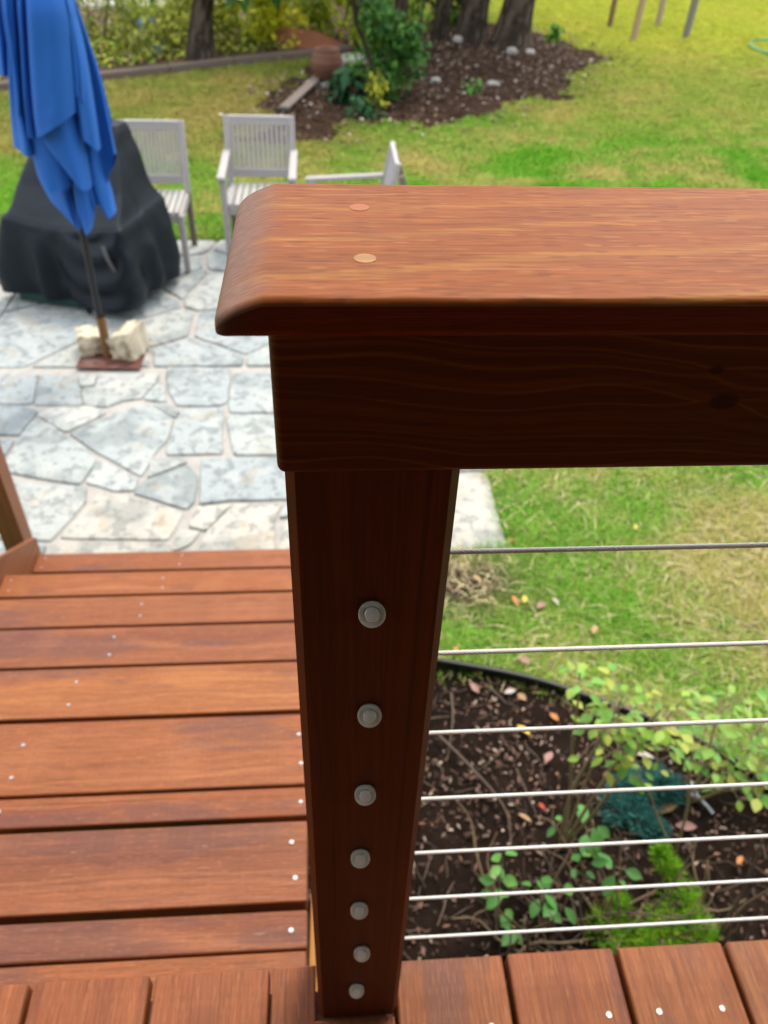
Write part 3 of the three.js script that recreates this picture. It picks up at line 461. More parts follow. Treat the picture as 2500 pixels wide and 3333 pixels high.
// ------------------------------------------------------------------ garden furniture
const bar = (a, b, w, d, m, parent, name) => { // a straight bar from a to b, w across x-ish, d across
  const A = new THREE.Vector3(...a), B = new THREE.Vector3(...b), L = A.distanceTo(B), o = part(name, plank(w, L, d, 0.004, 'y', L * 3.1 % 1, w * 7 % 1), m, parent);
  o.position.copy(A).lerp(B, 0.5); o.quaternion.setFromUnitVectors(new THREE.Vector3(0, 1, 0), B.sub(A).normalize()); return o;
};
function chair(label, x, z, turn, w, arms, kind) {
  const t = thing('garden_chair', label, 'chair', [x, PATIO + 0.008, z], turn, 'weathered wooden garden chairs');
  const h = 0.88, sd = 0.47;
  for (const s of [-1, 1]) {
    bar([s * (w / 2 - 0.022), 0, 0], [s * (w / 2 - 0.022), arms ? 0.62 : 0.41, 0], 0.042, 0.042, TEAK, t, 'front_leg');
    bar([s * (w / 2 - 0.022), 0, kind === 'splay' ? -0.84 : -sd - 0.03], [s * (w / 2 - 0.022), kind === 'splay' ? 0.8 : 0.42, kind === 'splay' ? -0.58 : -sd + 0.01], 0.042, 0.042, TEAKD, t, 'rear_leg');
    bar([s * (w / 2 - 0.022), 0.4, -sd + 0.01], [s * (w / 2 - 0.022), h, -sd - 0.09], 0.044, 0.036, TEAK, t, 'back_post');
    bar([s * (w / 2 - 0.022), 0.385, -0.01], [s * (w / 2 - 0.022), 0.385, -sd + 0.02], 0.022, 0.06, TEAK, t, 'side_rail');
    if (arms) { part('armrest', plank(0.056, 0.026, 0.56, 0.008, 'z', s * 0.3, 0.1, 2), TEAK, t, [s * (w / 2 - 0.012), 0.63, -0.235], [0.06, 0, 0]).position.y += kind === 'splay' ? 0.012 : 0; }
  }
  part('front_rail', plank(w - 0.09, 0.06, 0.022, 0.004, 'x', 0.2), TEAK, t, [0, 0.385, 0]);
  const ns = 9; for (let i = 0; i < ns; i++) part('seat_slat', plank((w - 0.05) / ns - 0.012, 0.018, sd, 0.003, 'z', i * 0.13, i * 0.021), TEAK, t, [(i - (ns - 1) / 2) * (w - 0.05) / ns, 0.425, -sd / 2 + 0.015]);
  const bz = (y) => -sd + 0.01 - (y - 0.4) * 0.208;
  bar([-w / 2 + 0.03, h - 0.03, bz(h - 0.03)], [w / 2 - 0.03, h - 0.03, bz(h - 0.03)], 0.062, 0.028, TEAK, t, 'top_rail');
  bar([-w / 2 + 0.03, 0.5, bz(0.5)], [w / 2 - 0.03, 0.5, bz(0.5)], 0.058, 0.026, TEAK, t, 'lower_rail');
  const nb = 12; for (let i = 0; i < nb; i++) { const xx = (i - (nb - 1) / 2) * (w - 0.09) / nb; bar([xx, 0.52, bz(0.52)], [xx, h - 0.05, bz(h - 0.05)], (w - 0.09) / nb * 0.68, 0.012, TEAK, t, 'back_slat'); }
  return t;
}
chair('weathered grey armless wooden chair right beside the black covered grill', -1.175, -5.3, 0.02, 0.45, false);
chair('weathered grey wooden armchair behind the left end of the top rail, facing the deck', -0.44, -5.47, 0.0, 0.52, true);
chair('weathered grey wooden armchair seen side-on, mostly hidden behind the top rail', -0.055, -5.18, -Math.PI / 2, 0.5, true, 'splay');

{ // covered grill
  const t = thing('covered_grill', 'grill under a black fabric cover with a sloping top, behind the blue parasol', 'covered grill', [-1.52, PATIO, -5.0], -0.29);
  const rings = [[0.075, 0.56, 0.44, -0.33, 0.365, 0.12], [0.2, 0.545, 0.46, -0.34, 0.375, 0.11], [0.42, 0.475, 0.44, -0.335, 0.36, 0.07], [0.585, 0.42, 0.41, -0.33, 0.33, 0.04], [0.61, 0.395, 0.395, -0.325, 0.31, 0.04], [0.74, 0.38, 0.35, -0.31, 0.14, 0.04], [0.9, 0.34, 0.31, -0.29, 0.0, 0.04], [1.03, 0.3, 0.262, -0.27, -0.1, 0.03], [1.055, 0.285, 0.25, -0.255, -0.12, 0.03], [1.06, 0.1, 0.1, -0.22, -0.15, 0.03], [1.06, 0.0, 0.0, -0.19, -0.185, 0.001]];
  const hs = (v) => { const k = v * (rings.length - 1), i = Math.min(Math.floor(k), rings.length - 2), f = k - i; return rings[i].map((a, n) => a + (rings[i + 1][n] - a) * f); };
  const rr = (s, a, b, c, d, r) => { // rounded rectangle x from -a to b, z from c to d
    const P = []; const arc = (cx, cz, a0) => { for (let i = 0; i <= 6; i++) { const q = a0 + i / 6 * Math.PI / 2; P.push([cx + r * Math.cos(q), cz + r * Math.sin(q)]); } };
    arc(b - r, d - r, 0); arc(-a + r, d - r, Math.PI / 2); arc(-a + r, c + r, Math.PI); arc(b - r, c + r, Math.PI * 1.5); P.push(P[0]);
    const seg = [0]; for (let i = 1; i < P.length; i++) seg.push(seg[i - 1] + Math.hypot(P[i][0] - P[i - 1][0], P[i][1] - P[i - 1][1]));
    const q = s * seg[seg.length - 1]; let i = 1; while (i < seg.length - 1 && seg[i] < q) i++; const f = (q - seg[i - 1]) / Math.max(1e-6, seg[i] - seg[i - 1]); return [P[i - 1][0] + (P[i][0] - P[i - 1][0]) * f, P[i - 1][1] + (P[i][1] - P[i - 1][1]) * f];
  };
  const g = surface(180, 110, (s, v) => {
    let [y, a, b, c, d, r] = hs(v); let [x, z] = rr(s, a, b, c, d, Math.max(r, 0.001));
    const L = Math.hypot(x, z) || 1, nx = x / L, nz = z / L, ang = Math.atan2(z, x);
    const low = 1 - smooth(0.5, 0.6, y);
    // pleats hanging from the shelf corners, drooping scoops between them, sag of the upper slope
    let o = low * 0.03 * Math.sin(ang * 7 + 2.2 * Math.sin(ang * 3) + 2 * (0.6 - y)) * smooth(0.6, 0.2, y);
    const dx = x - 0.2, sc = Math.sqrt((dx * 1.3) ** 2 + ((y - 0.62) * 1.1) ** 2); if (z > 0) o += low * 0.022 * Math.sin(sc * 34) * Math.exp(-((x - 0.22) ** 2) / 0.05);
    o += 0.02 * (fbm(x * 7 + y * 3, z * 7 - y * 4, 5, 3) - 0.5) * smooth(1.06, 0.95, y);
    o += (1 - low) * 0.016 * Math.sin(x * 9 + y * 14 + 3 * z) * smooth(1.04, 0.85, y) * smooth(0.58, 0.68, y);
    if (y > 0.56 && y < 1.02) o -= 0.03 * Math.sin((y - 0.56) / 0.46 * Math.PI);
    const dip = z > 0 ? smooth(0.45, 0.6, y) * smooth(0.8, 0.62, y) * 0.05 * (1 - (x / 0.45) ** 2) : 0;
    const hem = y < 0.12 ? 0.015 * Math.sin(ang * 3 + 1) + 0.02 * (fbm(ang * 3, 1, 9, 2) - 0.5) : 0;
    return [x + nx * o, y - dip + hem, z + nz * o];
  }, true, [3.4, 1.6]);
  const weave = greyTex(128, 128, 0.02, 0.02, (u, v) => 0.5 + 0.25 * Math.sin(u * 3141) * Math.sin(v * 3141));
  part('cover', g, new THREE.MeshPhysicalMaterial({ color: lin(0.004, 0.006, 0.0105), roughness: 0.48, specularIntensity: 0.6, specularColor: lin(0.75, 0.88, 1), side: THREE.DoubleSide, bumpMap: weave, bumpScale: 0.0004 }), t);
  const strap = surface(3, 16, (s, v) => [0.3 + 0.03 * (s - 0.5) + 0.05 * v + 0.02 * Math.sin(v * 3), 0.5 - 0.26 * v, 0.375 + 0.02 * Math.sin(v * 5) + 0.008 * Math.sin(s * 3)]);
  part('strap', strap, std({ color: lin(0.09, 0.09, 0.095), roughness: 0.8, side: THREE.DoubleSide }), t);
  part('base_tray', plank(0.72, 0.09, 0.46, 0.02, 'x'), std({ color: lin(0.004, 0.05, 0.04), roughness: 0.5 }), t, [-0.08, 0.055, 0.09]);
  for (const [x, z] of [[-0.38, 0.28], [0.2, 0.28], [-0.38, -0.2], [0.2, -0.2]]) part('foot', new THREE.CylinderGeometry(0.02, 0.024, 0.02, 12), std({ color: lin(0.02, 0.02, 0.02) }), t, [x, 0.008, z]);
}
{ // tub at the left edge
  const t = thing('storage_tub', 'pale blue plastic tub at the left picture edge behind the covered grill', 'tub', [-2.88, PATIO, -5.75], 0.3);
  const m = std({ color: lin(0.2, 0.42, 0.6), roughness: 0.4 });
  part('body', new THREE.LatheGeometry([[0, 0.01], [0.28, 0.01], [0.3, 0.02], [0.34, 0.2], [0.35, 0.21]].map(([x, y]) => new THREE.Vector2(x, y)), 36), std({ color: lin(0.03, 0.05, 0.08), roughness: 0.5, side: THREE.DoubleSide }), t);
  part('lid', new THREE.LatheGeometry([[0.352, 0.2], [0.37, 0.2], [0.372, 0.235], [0.36, 0.245], [0.3, 0.25], [0, 0.262]].map(([x, y]) => new THREE.Vector2(x, y)), 36), m, t);
}
{ // closed parasol
  const t = thing('closed_parasol', 'closed bright blue fabric parasol on a dark pole with its folds hanging loose', 'parasol', [-1.3, PATIO + 0.004, -4.05]);
  const BLUE = new THREE.MeshPhysicalMaterial({ color: lin(0.005, 0.11, 0.48), roughness: 0.75, sheen: 0.3, sheenColor: lin(0.1, 0.3, 0.7), side: THREE.DoubleSide, bumpMap: greyTex(128, 128, 0.01, 0.01, (u, v) => 0.5 + 0.25 * Math.sin(u * 3770) * Math.sin(v * 3770)), bumpScale: 0.0003 });
  const P = std({ color: lin(0.02, 0.02, 0.024), metalness: 0.4, roughness: 0.4 });
  const pole = limb([[0, 0.24, 0], [0.022, 1.3, 0.0], [0.04, 2.5, 0]], [0.019, 0.019], 14, 8); part('pole', pole, P, t);
  const cx = (y) => 0.004 + 0.017 * y;
  // loose cloth folds: [left edge, right edge] from above downwards; each runs on up to the tip
  const folds = [    [[[0.053,1.878,0.232],[0.01,1.654,0.229],[-0.029,1.434,0.222],[-0.043,1.315,0.218]],[[0.213,1.878,0.2],[0.195,1.677,0.206],[0.174,1.51,0.214],[0.159,1.426,0.218]]],
    [[[0.208,1.871,0.152],[0.188,1.668,0.159],[0.163,1.5,0.167],[0.154,1.331,0.169]],[[0.214,1.871,0.149],[0.229,1.712,0.14],[0.228,1.494,0.138],[0.219,1.238,0.141]]],
    [[[0.214,1.894,0.159],[0.201,1.738,0.164],[0.18,1.575,0.172],[0.171,1.504,0.174]],[[0.219,1.894,0.157],[0.226,1.783,0.152],[0.227,1.619,0.15],[0.21,1.463,0.158]]],
    [[[0.001,1.595,0.172],[-0.049,1.341,0.16],[0.014,1.218,0.175],[0.083,1.119,0.176]],[[0.142,1.597,0.167],[0.141,1.372,0.167],[0.15,1.222,0.163],[0.145,1.059,0.164]]],
    [[[-0.087,1.531,0.102],[-0.122,1.33,0.081],[-0.13,1.097,0.078],[-0.109,1.036,0.093]],[[0.037,1.54,0.137],[0.046,1.347,0.137],[0.048,1.146,0.137],[0.041,1.061,0.137]]],
    [[[-0.076,1.734,0.173],[-0.147,1.486,0.13],[-0.224,1.297,0.0],[-0.232,1.234,0.0]],[[-0.03,1.738,0.19],[-0.082,1.497,0.173],[-0.097,1.316,0.166],[-0.105,1.213,0.163]]],
    [[[-0.06,1.87,0.189],[-0.084,1.689,0.18],[-0.103,1.496,0.171],[-0.112,1.402,0.167]],[[-0.021,1.873,0.202],[-0.045,1.693,0.196],[-0.075,1.5,0.186],[-0.099,1.404,0.175]]],
    [[[0.008,1.873,0.198],[-0.026,1.693,0.191],[-0.069,1.498,0.178],[-0.094,1.317,0.168]],[[0.041,1.874,0.202],[0.007,1.694,0.198],[-0.028,1.502,0.192],[-0.063,1.305,0.182]]],
    [[[-0.172,1.851,0.065],[-0.224,1.697,-0.03],[-0.225,1.6,-0.03],[-0.222,1.551,-0.03]],[[-0.075,1.863,0.143],[-0.107,1.726,0.127],[-0.129,1.629,0.113],[-0.144,1.557,0.102]]],
    [[[0.061,1.216,0.09],[0.043,1.068,0.09],[0.036,0.926,0.09],[0.055,0.818,0.09]],[[0.132,1.213,0.078],[0.119,1.031,0.081],[0.108,0.893,0.083],[0.078,0.811,0.088]]],
    [[[0.141,1.368,0.049],[0.125,1.121,0.052],[0.137,0.948,0.048],[0.17,0.87,0.035]],[[0.203,1.363,0.023],[0.189,1.143,0.029],[0.202,0.975,0.019],[0.206,0.882,0.016]]],
    [[[0.121,1.317,0.058],[0.104,1.123,0.061],[0.114,0.976,0.058],[0.118,0.939,0.057]],[[0.153,1.315,0.048],[0.131,1.121,0.054],[0.134,1.004,0.053],[0.135,0.941,0.052]]],
    [[[-0.159,1.088,-0.14],[-0.176,0.943,-0.14],[-0.074,0.885,-0.022],[0.009,0.815,0.007]],[[0.025,1.135,0.008],[0.01,1.017,0.007],[0.014,0.896,0.008],[0.014,0.808,0.008]]]];
  const tip = (k) => [0.06 + 0.035 * Math.cos(k * 1.7), 2.44, 0.035 * Math.sin(k * 1.7) + 0.02];
  folds.forEach(([A, B], k) => {
    const deep = A[0][1] < 1.8, lift = (P) => { const q = P[0]; return deep ? [q[0] * 0.75 + 0.03, q[1] + 0.25, q[2] * 0.8] : null; };
    const la = lift(A), lb = lift(B), L = new THREE.CatmullRomCurve3([tip(k), ...(la ? [la] : []), ...A].map((p) => new THREE.Vector3(...p))), Rr = new THREE.CatmullRomCurve3([tip(k + 0.5), ...(lb ? [lb] : []), ...B].map((p) => new THREE.Vector3(...p)));
    const wide = Math.abs(B[1][0] - A[1][0]), bulge = 0.03 + wide * 0.22;
    const g = surface(28, 60, (s, v) => {
      const u = (s - 0.08) / 0.84, c = clamp(u), p = L.getPoint(v), q = Rr.getPoint(v);
      const x = p.x + (q.x - p.x) * c, y = p.y + (q.y - p.y) * c, z = p.z + (q.z - p.z) * c;
      const over = u < 0 ? -u : u > 1 ? u - 1 : 0, round = 1 - Math.pow(2 * c - 1, 4);
      const w = 0.006 * Math.sin(c * 9 + k * 2 + v * 3) * v + 0.004 * (fbm(c * 3 + k * 5, v * 6, 7, 2) - 0.5);
      return [x + (u < 0 ? 1 : -1) * over * 0.15 * wide, y, z + bulge * round * smooth(0, 0.3, v) + w - over * 0.6];
    }, false, [1, 2]);
    part('canopy_panel', g, BLUE, t);
  });
  // the gores on the far side
  for (let k = 0; k < 5; k++) {
    const g = surface(24, 40, (s, v) => {
      const hem = 1.02 + 0.12 * Math.sin(k * 2.4) + 0.2 * Math.sin(Math.PI * s), y = 2.44 + (hem - 2.44) * v, f = (2.44 - y) / 1.4, w = Math.sin(Math.PI * s), a = Math.PI * (0.94 + 1.12 * (k + s) / 5) + 0.5 * w * w * f;
      const r = (0.03 + 0.1 * f) + 0.12 * w * smooth(0, 0.7, f);
      return [cx(y) + 0.02 + r * Math.cos(a), y, -r * Math.sin(a) * -0.9];
    });
    part('canopy_panel', g, BLUE, t);
  }
  part('finial', new THREE.LatheGeometry([[0, 0.06], [0.012, 0.05], [0.02, 0.03], [0.02, 0.0], [0.035, -0.02], [0.04, -0.05]].map(([x, y]) => new THREE.Vector2(x, y)), 16), P, t, [cx(2.5), 2.5, 0]);
  const b = thing('parasol_base', 'rusty square steel plate with a brown tube holding the parasol pole', 'parasol base', [-1.28, PATIO + 0.009, -4.07]);
  const RUST = std({ map: colorTex(256, 256, 0.4, 0.4, (u, v) => mix3([0.11, 0.035, 0.026], [0.2, 0.11, 0.095], smooth(0.45, 0.7, fbm(u * 20, v * 20, 3, 4, 8)))), roughness: 0.8 });
  const pl = boxUV(new RoundedBoxGeometry(0.38, 0.008, 0.36, 1, 0.003)); part('plate', pl, RUST, b, [0.01, 0.004, -0.02], [0, -0.03, 0]);
  part('tube', limb([[-0.018, 0.006, 0.02], [-0.014, 0.27, 0.02]], [0.027, 0.026], 14, 3), std({ map: colorTex(64, 128, 0.2, 0.3, (u, v) => mix3([0.22, 0.11, 0.03], [0.09, 0.035, 0.015], fbm(u * 20, v * 30, 5, 3))), roughness: 0.7 }), b);
}
{ // two limestone blocks on the plate
  const blk = (w, h, d, seed, cut) => { const g = new THREE.BoxGeometry(w, h, d, 9, 9, 9), p = g.attributes.position; for (let i = 0; i < p.count; i++) { let x = p.getX(i), y = p.getY(i), z = p.getZ(i); const q = 26; const f = 1 - 0.1 * Math.pow(Math.max(Math.abs(x) / w, Math.abs(y) / h, Math.abs(z) / d) * 2, 6) * (Math.abs(x / w) + Math.abs(y / h) + Math.abs(z / d) - 0.5); x = x * f + 0.022 * (fbm(y * q + 3, z * q, seed, 3) - 0.5) * 2; z = z * f + 0.022 * (fbm(x * q, y * q + 9, seed + 3, 3) - 0.5) * 2; y = y * f + 0.02 * (fbm(x * q + 5, z * q, seed + 6, 3) - 0.5) * 2 + cut * (x / w) * (y > 0 ? 1 : 0.1); p.setXYZ(i, x, y, z); } g.computeVertexNormals(); return boxUV(g); };
  const lime = std({ map: colorTex(256, 256, 0.4, 0.4, (u, v) => mix3([0.56, 0.5, 0.38], [0.26, 0.22, 0.15], smooth(0.4, 0.75, fbm(u * 20, v * 20, 23, 5, 8)))), roughness: 0.9, bumpMap: stoneBump, bumpScale: 0.01 });
  tag(part('rock', blk(0.14, 0.135, 0.18, 3, -0.02), lime, scene, [-1.405, PATIO + 0.083, -4.12], [0, 0.25, 0.03]), 'smaller pale limestone block left of the parasol tube', 'rock', 'rocks weighing down the parasol base');
  tag(part('rock', blk(0.155, 0.175, 0.23, 9, 0.06), lime, scene, [-1.165, PATIO + 0.1, -4.09], [0.05, -0.35, 0.05]), 'larger rough limestone block with a broken face right of the parasol tube', 'rock', 'rocks weighing down the parasol base');
}

// ------------------------------------------------------------------ plants and litter of the near bed
const LR = rng(77);
function sprig(name, label, category, base, stems, leafCols, o = {}) {
  // stems: [[[dx, y, dz], ...], r0]; leaves along the last part of each stem
  const t = thing(name, label, category, base, 0, o.group);
  const mats = leafCols.map((c) => leafMat(...c));
  for (const [pts, r, n, size, from = 0.45] of stems) {
    part('stem', limb([[0, -0.03, 0], ...pts], [r, r * 0.75, r * 0.45], 6, 12), o.stem || STEMM, t);
    const c = new THREE.CatmullRomCurve3([[0, -0.03, 0], ...pts].map((p) => new THREE.Vector3(...p)));
    for (let i = 0; i < n; i++) {
      const p = c.getPoint(from + (1 - from) * (n > 1 ? i / (n - 1) : 1)), a = i * 2.4 + LR() * 1.2, s = size * (0.7 + 0.6 * LR()), sp = (o.spread || 0) * (0.3 + 0.7 * LR());
      const q = [p.x + Math.sin(a) * sp, p.y + (LR() - 0.4) * sp * 0.8, p.z + Math.cos(a) * sp];
      if (sp > 0.02) part('twig', limb([[p.x, p.y, p.z], [(p.x + q[0]) / 2, (p.y + q[1]) / 2 + sp * 0.12, (p.z + q[2]) / 2], q], [0.0016, 0.001], 4, 4), o.stem || STEMM, t);
      const l = part('leaf', leafGeo, mats[Math.floor(LR() * mats.length)], t, q); l.rotation.set(-0.3 + 0.9 * LR(), a + (LR() - 0.5), (LR() - 0.5) * 0.9, 'YXZ'); l.scale.set(s * (1 + 0.3 * LR()), s, s);
    }
  }
  return t;
}
const LIME = [[0.25, 0.5, 0.04], [0.33, 0.53, 0.05], [0.18, 0.42, 0.05], [0.44, 0.52, 0.06]], FRESH = [[0.1, 0.36, 0.05], [0.16, 0.44, 0.07], [0.08, 0.28, 0.045]];
sprig('shrub', 'tall thin-stemmed shrub with a loose head of lime green leaves over the lawn edge', 'shrub', [0.75, PATIO, -0.88], [
  [[[-0.03, 0.33, 0], [0.0, 0.62, 0], [0.03, 0.78, -0.02]], 0.006, 40, 0.035, 0.66], [[[0.04, 0.3, 0], [0.08, 0.55, 0.0], [0.12, 0.77, 0.02]], 0.006, 40, 0.035, 0.66], [[[0.07, 0.3, 0.01], [0.11, 0.5, 0.0], [0.2, 0.72, -0.03]], 0.0055, 34, 0.034, 0.64], [[[0.02, 0.3, -0.03], [0.03, 0.5, -0.04], [0.04, 0.68, -0.05]], 0.005, 8, 0.04, 0.7]], LIME, { spread: 0.085 });
sprig('shrub', 'slim bare-stemmed shrub with few leaves at its tip, nearest the railing post', 'shrub', [0.775, PATIO, -0.93], [[[[-0.03, 0.25, 0], [-0.07, 0.5, 0], [-0.1, 0.75, 0], [-0.115, 0.84, 0]], 0.0055, 8, 0.04, 0.8]], [[0.2, 0.48, 0.06], [0.34, 0.52, 0.07]], { spread: 0.035 });
sprig('shrub', 'bright green shrub leaning over the edging at the right picture edge', 'shrub', [1.2, PATIO, -1.02], [
  [[[0.02, 0.18, 0], [0.02, 0.3, -0.03], [0.05, 0.44, -0.1]], 0.006, 34, 0.042, 0.45], [[[0.08, 0.14, -0.02], [0.15, 0.24, -0.05], [0.24, 0.34, -0.1]], 0.006, 38, 0.042, 0.4], [[[0.1, 0.1, 0.02], [0.22, 0.17, -0.02], [0.33, 0.24, -0.04]], 0.005, 34, 0.042, 0.4], [[[0.12, 0.1, 0.02], [0.24, 0.12, 0.03], [0.3, 0.13, 0.05]], 0.005, 9, 0.05, 0.5], [[[0.0, 0.15, -0.03], [0.06, 0.28, -0.12], [0.16, 0.38, -0.16]], 0.005, 20, 0.04, 0.45]], [[0.24, 0.47, 0.05], [0.16, 0.4, 0.05], [0.3, 0.48, 0.06], [0.4, 0.46, 0.07]], { spread: 0.075 });
sprig('shrub', 'bare arching stem rising behind the blue-green mound', 'shrub', [1.13, PATIO, -0.86], [[[[-0.04, 0.25, 0], [-0.1, 0.47, 0], [-0.19, 0.64, 0]], 0.005, 4, 0.035, 0.8], [[[-0.09, 0.14, -0.02], [-0.16, 0.3, -0.03], [-0.23, 0.42, -0.03]], 0.0045, 2, 0.03, 0.9]], LIME, { spread: 0.02 });
sprig('seedling', 'leafy green seedling standing nearest the railing post', 'seedling', [0.505, PATIO, -0.66], [[[[-0.015, 0.12, 0], [-0.03, 0.26, 0], [-0.04, 0.42, 0]], 0.004, 12, 0.042, 0.25], [[[0.02, 0.06, 0.03], [0.03, 0.1, 0.05]], 0.003, 3, 0.05, 0.5]], FRESH, { spread: 0.025, group: 'green seedlings in the soil bed' });
sprig('seedling', 'small green seedling with twin leaf heads, second from the railing post', 'seedling', [0.64, PATIO, -0.64], [[[[-0.02, 0.14, 0], [-0.07, 0.28, 0]], 0.003, 5, 0.05, 0.6], [[[0.0, 0.14, 0], [0.0, 0.27, 0]], 0.003, 5, 0.05, 0.6]], FRESH, { spread: 0.03, group: 'green seedlings in the soil bed' });
sprig('seedling', 'green seedling in the middle of the soil bed below the tall lime shrub', 'seedling', [0.81, PATIO, -0.9], [[[[0.02, 0.06, 0], [0.02, 0.14, 0]], 0.003, 6, 0.055, 0.4], [[[-0.05, 0.07, 0], [-0.08, 0.14, 0]], 0.0028, 3, 0.04, 0.6]], FRESH, { spread: 0.03, group: 'green seedlings in the soil bed' });
sprig('seedling', 'thin upright seedling with two leaves left of the mossy green clump', 'seedling', [0.78, PATIO, -0.71], [[[[-0.03, 0.15, 0], [-0.07, 0.29, 0]], 0.003, 4, 0.045, 0.7]], FRESH, { spread: 0.025, group: 'green seedlings in the soil bed' });
sprig('seedling', 'upright seedling with a leaf pair standing in front of the mossy green clump', 'seedling', [0.86, PATIO, -0.68], [[[[-0.03, 0.15, 0], [-0.06, 0.31, 0]], 0.003, 5, 0.05, 0.75]], FRESH, { spread: 0.03, group: 'green seedlings in the soil bed' });
// fine-leaved mounds
function mound(name, label, category, base, blobs, count, geo, cols, size, m) {
  const t = thing(name, label, category, base), R = rng(blobs.length * 31 + count), im = new THREE.InstancedMesh(geo, m, count); im.name = 'foliage'; im.userData.kind = 'stuff'; im.castShadow = im.receiveShadow = true;
  for (let i = 0; i < count; i++) { const b = blobs[Math.floor(R() * blobs.length)], u = R() * 6.28, w = Math.acos(R()), k = Math.pow(R(), 0.35); const d = [Math.sin(w) * Math.cos(u), Math.cos(w), Math.sin(w) * Math.sin(u)]; const c = mix3(cols[Math.floor(R() * cols.length)], cols[0], 0.3), f = 0.7 + 0.6 * R(); place(im, i, [b[0] + d[0] * b[3] * k, b[1] + d[1] * b[4] * k, b[2] + d[2] * b[3] * k], [w * 0.9 - 0.2 + (R() - 0.5), Math.atan2(d[0], d[2]) + (R() - 0.5), 0], size * (0.6 + 0.8 * R()), [c[0] * f, c[1] * f, c[2] * f]); }
  t.add(im); for (let i = 0; i < 5; i++) { const b = blobs[i % blobs.length]; part('stem', limb([[0, -0.02, 0], [b[0] * 0.6, b[1] + b[4] * 0.3, b[2] * 0.6], [b[0], b[1] + b[4] * 0.7, b[2]]], [0.004, 0.002], 5, 6), TWIGM, t); }
  return t;
}
const needle = mergeGeometries([0, 1, 2, 3, 4].map((i) => { const g = meshFrom([-0.05, 0, 0, 0.05, 0, 0, 0, 1, 0.25], [0, 1, 2]); g.rotateX(0.5 * (i % 3) - 0.3); g.rotateY(i * 1.26); return g; }));
const tint = (o = {}) => new THREE.MeshPhysicalMaterial({ color: 0xffffff, roughness: 0.7, specularIntensity: 0.3, side: THREE.DoubleSide, transmission: 0.25, thickness: 0, ...o });
mound('dwarf_conifer', 'low blue-green needle mound in the middle of the soil bed', 'plant', [1.04, PATIO, -1.0], [[-0.07, 0.0, 0, 0.06, 0.075], [-0.01, 0.02, -0.05, 0.06, 0.09], [0.06, 0.03, -0.06, 0.065, 0.085], [0.0, 0.0, 0.05, 0.045, 0.06], [0.12, 0.01, -0.05, 0.05, 0.07], [0.03, 0.0, 0.09, 0.03, 0.045]], 1900, needle, [[0.07, 0.26, 0.23], [0.12, 0.38, 0.34], [0.04, 0.17, 0.15]], 0.03, tint());
mound('mossy_clump', 'bright green feathery clump in the soil against the deck boards', 'plant', [0.97, PATIO, -0.62], [[-0.14, 0.0, 0.0, 0.06, 0.05], [-0.1, 0.01, -0.06, 0.03, 0.06], [-0.05, 0.0, 0.03, 0.05, 0.05], [0.02, 0.0, 0.0, 0.06, 0.06], [0.09, 0.02, -0.06, 0.06, 0.1], [0.12, 0.0, 0.02, 0.05, 0.09], [0.07, 0.08, -0.13, 0.025, 0.06], [0.05, 0.1, -0.17, 0.02, 0.05]], 1700, needle, [[0.22, 0.52, 0.03], [0.32, 0.62, 0.04], [0.15, 0.4, 0.03], [0.5, 0.62, 0.05]], 0.027, tint());
const twig = (label, pts, r = 0.004) => tag(part('twig', limb(pts, [r, r * 0.8, r * 0.5], 6, 14), TWIGM, scene), label, 'twig');
const Y0 = PATIO + 0.008;
twig('long bare twig lying slantwise across the soil beside the railing post', [[0.4, Y0 + 0.02, -1.3], [0.49, Y0 + 0.05, -1.15], [0.585, Y0 + 0.03, -1.0], [0.59, Y0, -0.9]], 0.0045);
twig('short curved twig on the soil just below the black edging', [[0.47, Y0 + 0.01, -1.49], [0.455, Y0 + 0.04, -1.35], [0.42, Y0 + 0.01, -1.21]]);
twig('pale straight twig on the soil pointing at the black edging', [[0.6, Y0 + 0.03, -1.51], [0.64, Y0 + 0.02, -1.47], [0.672, Y0 + 0.01, -1.43]]);
twig('forked thin twig lying in the middle of the soil', [[0.65, Y0 + 0.03, -1.15], [0.67, Y0 + 0.02, -1.07], [0.69, Y0 + 0.01, -0.99]], 0.003);
twig('pale bare twig slanting up through the mossy green clump', [[0.9, Y0, -0.62], [0.98, Y0 + 0.12, -0.66], [1.05, Y0 + 0.3, -0.72]], 0.004);
twig('brown twig lying across the mossy green clump', [[0.8, Y0 + 0.02, -0.66], [0.9, Y0 + 0.09, -0.63], [1.02, Y0 + 0.1, -0.6]], 0.0035);
twig('thin bare stem rising at the right picture edge by the deck', [[1.15, Y0, -0.585], [1.13, Y0 + 0.25, -0.58], [1.095, Y0 + 0.6, -0.6]], 0.005);
twig('crooked bare twig standing beside the two-headed seedling', [[0.75, Y0, -0.61], [0.7, Y0 + 0.2, -0.6], [0.64, Y0 + 0.46, -0.6]], 0.0035);
twig('bare twig leaning low towards the railing post near the deck boards', [[0.69, Y0, -0.6], [0.6, Y0 + 0.2, -0.6], [0.5, Y0 + 0.38, -0.61]], 0.0035);
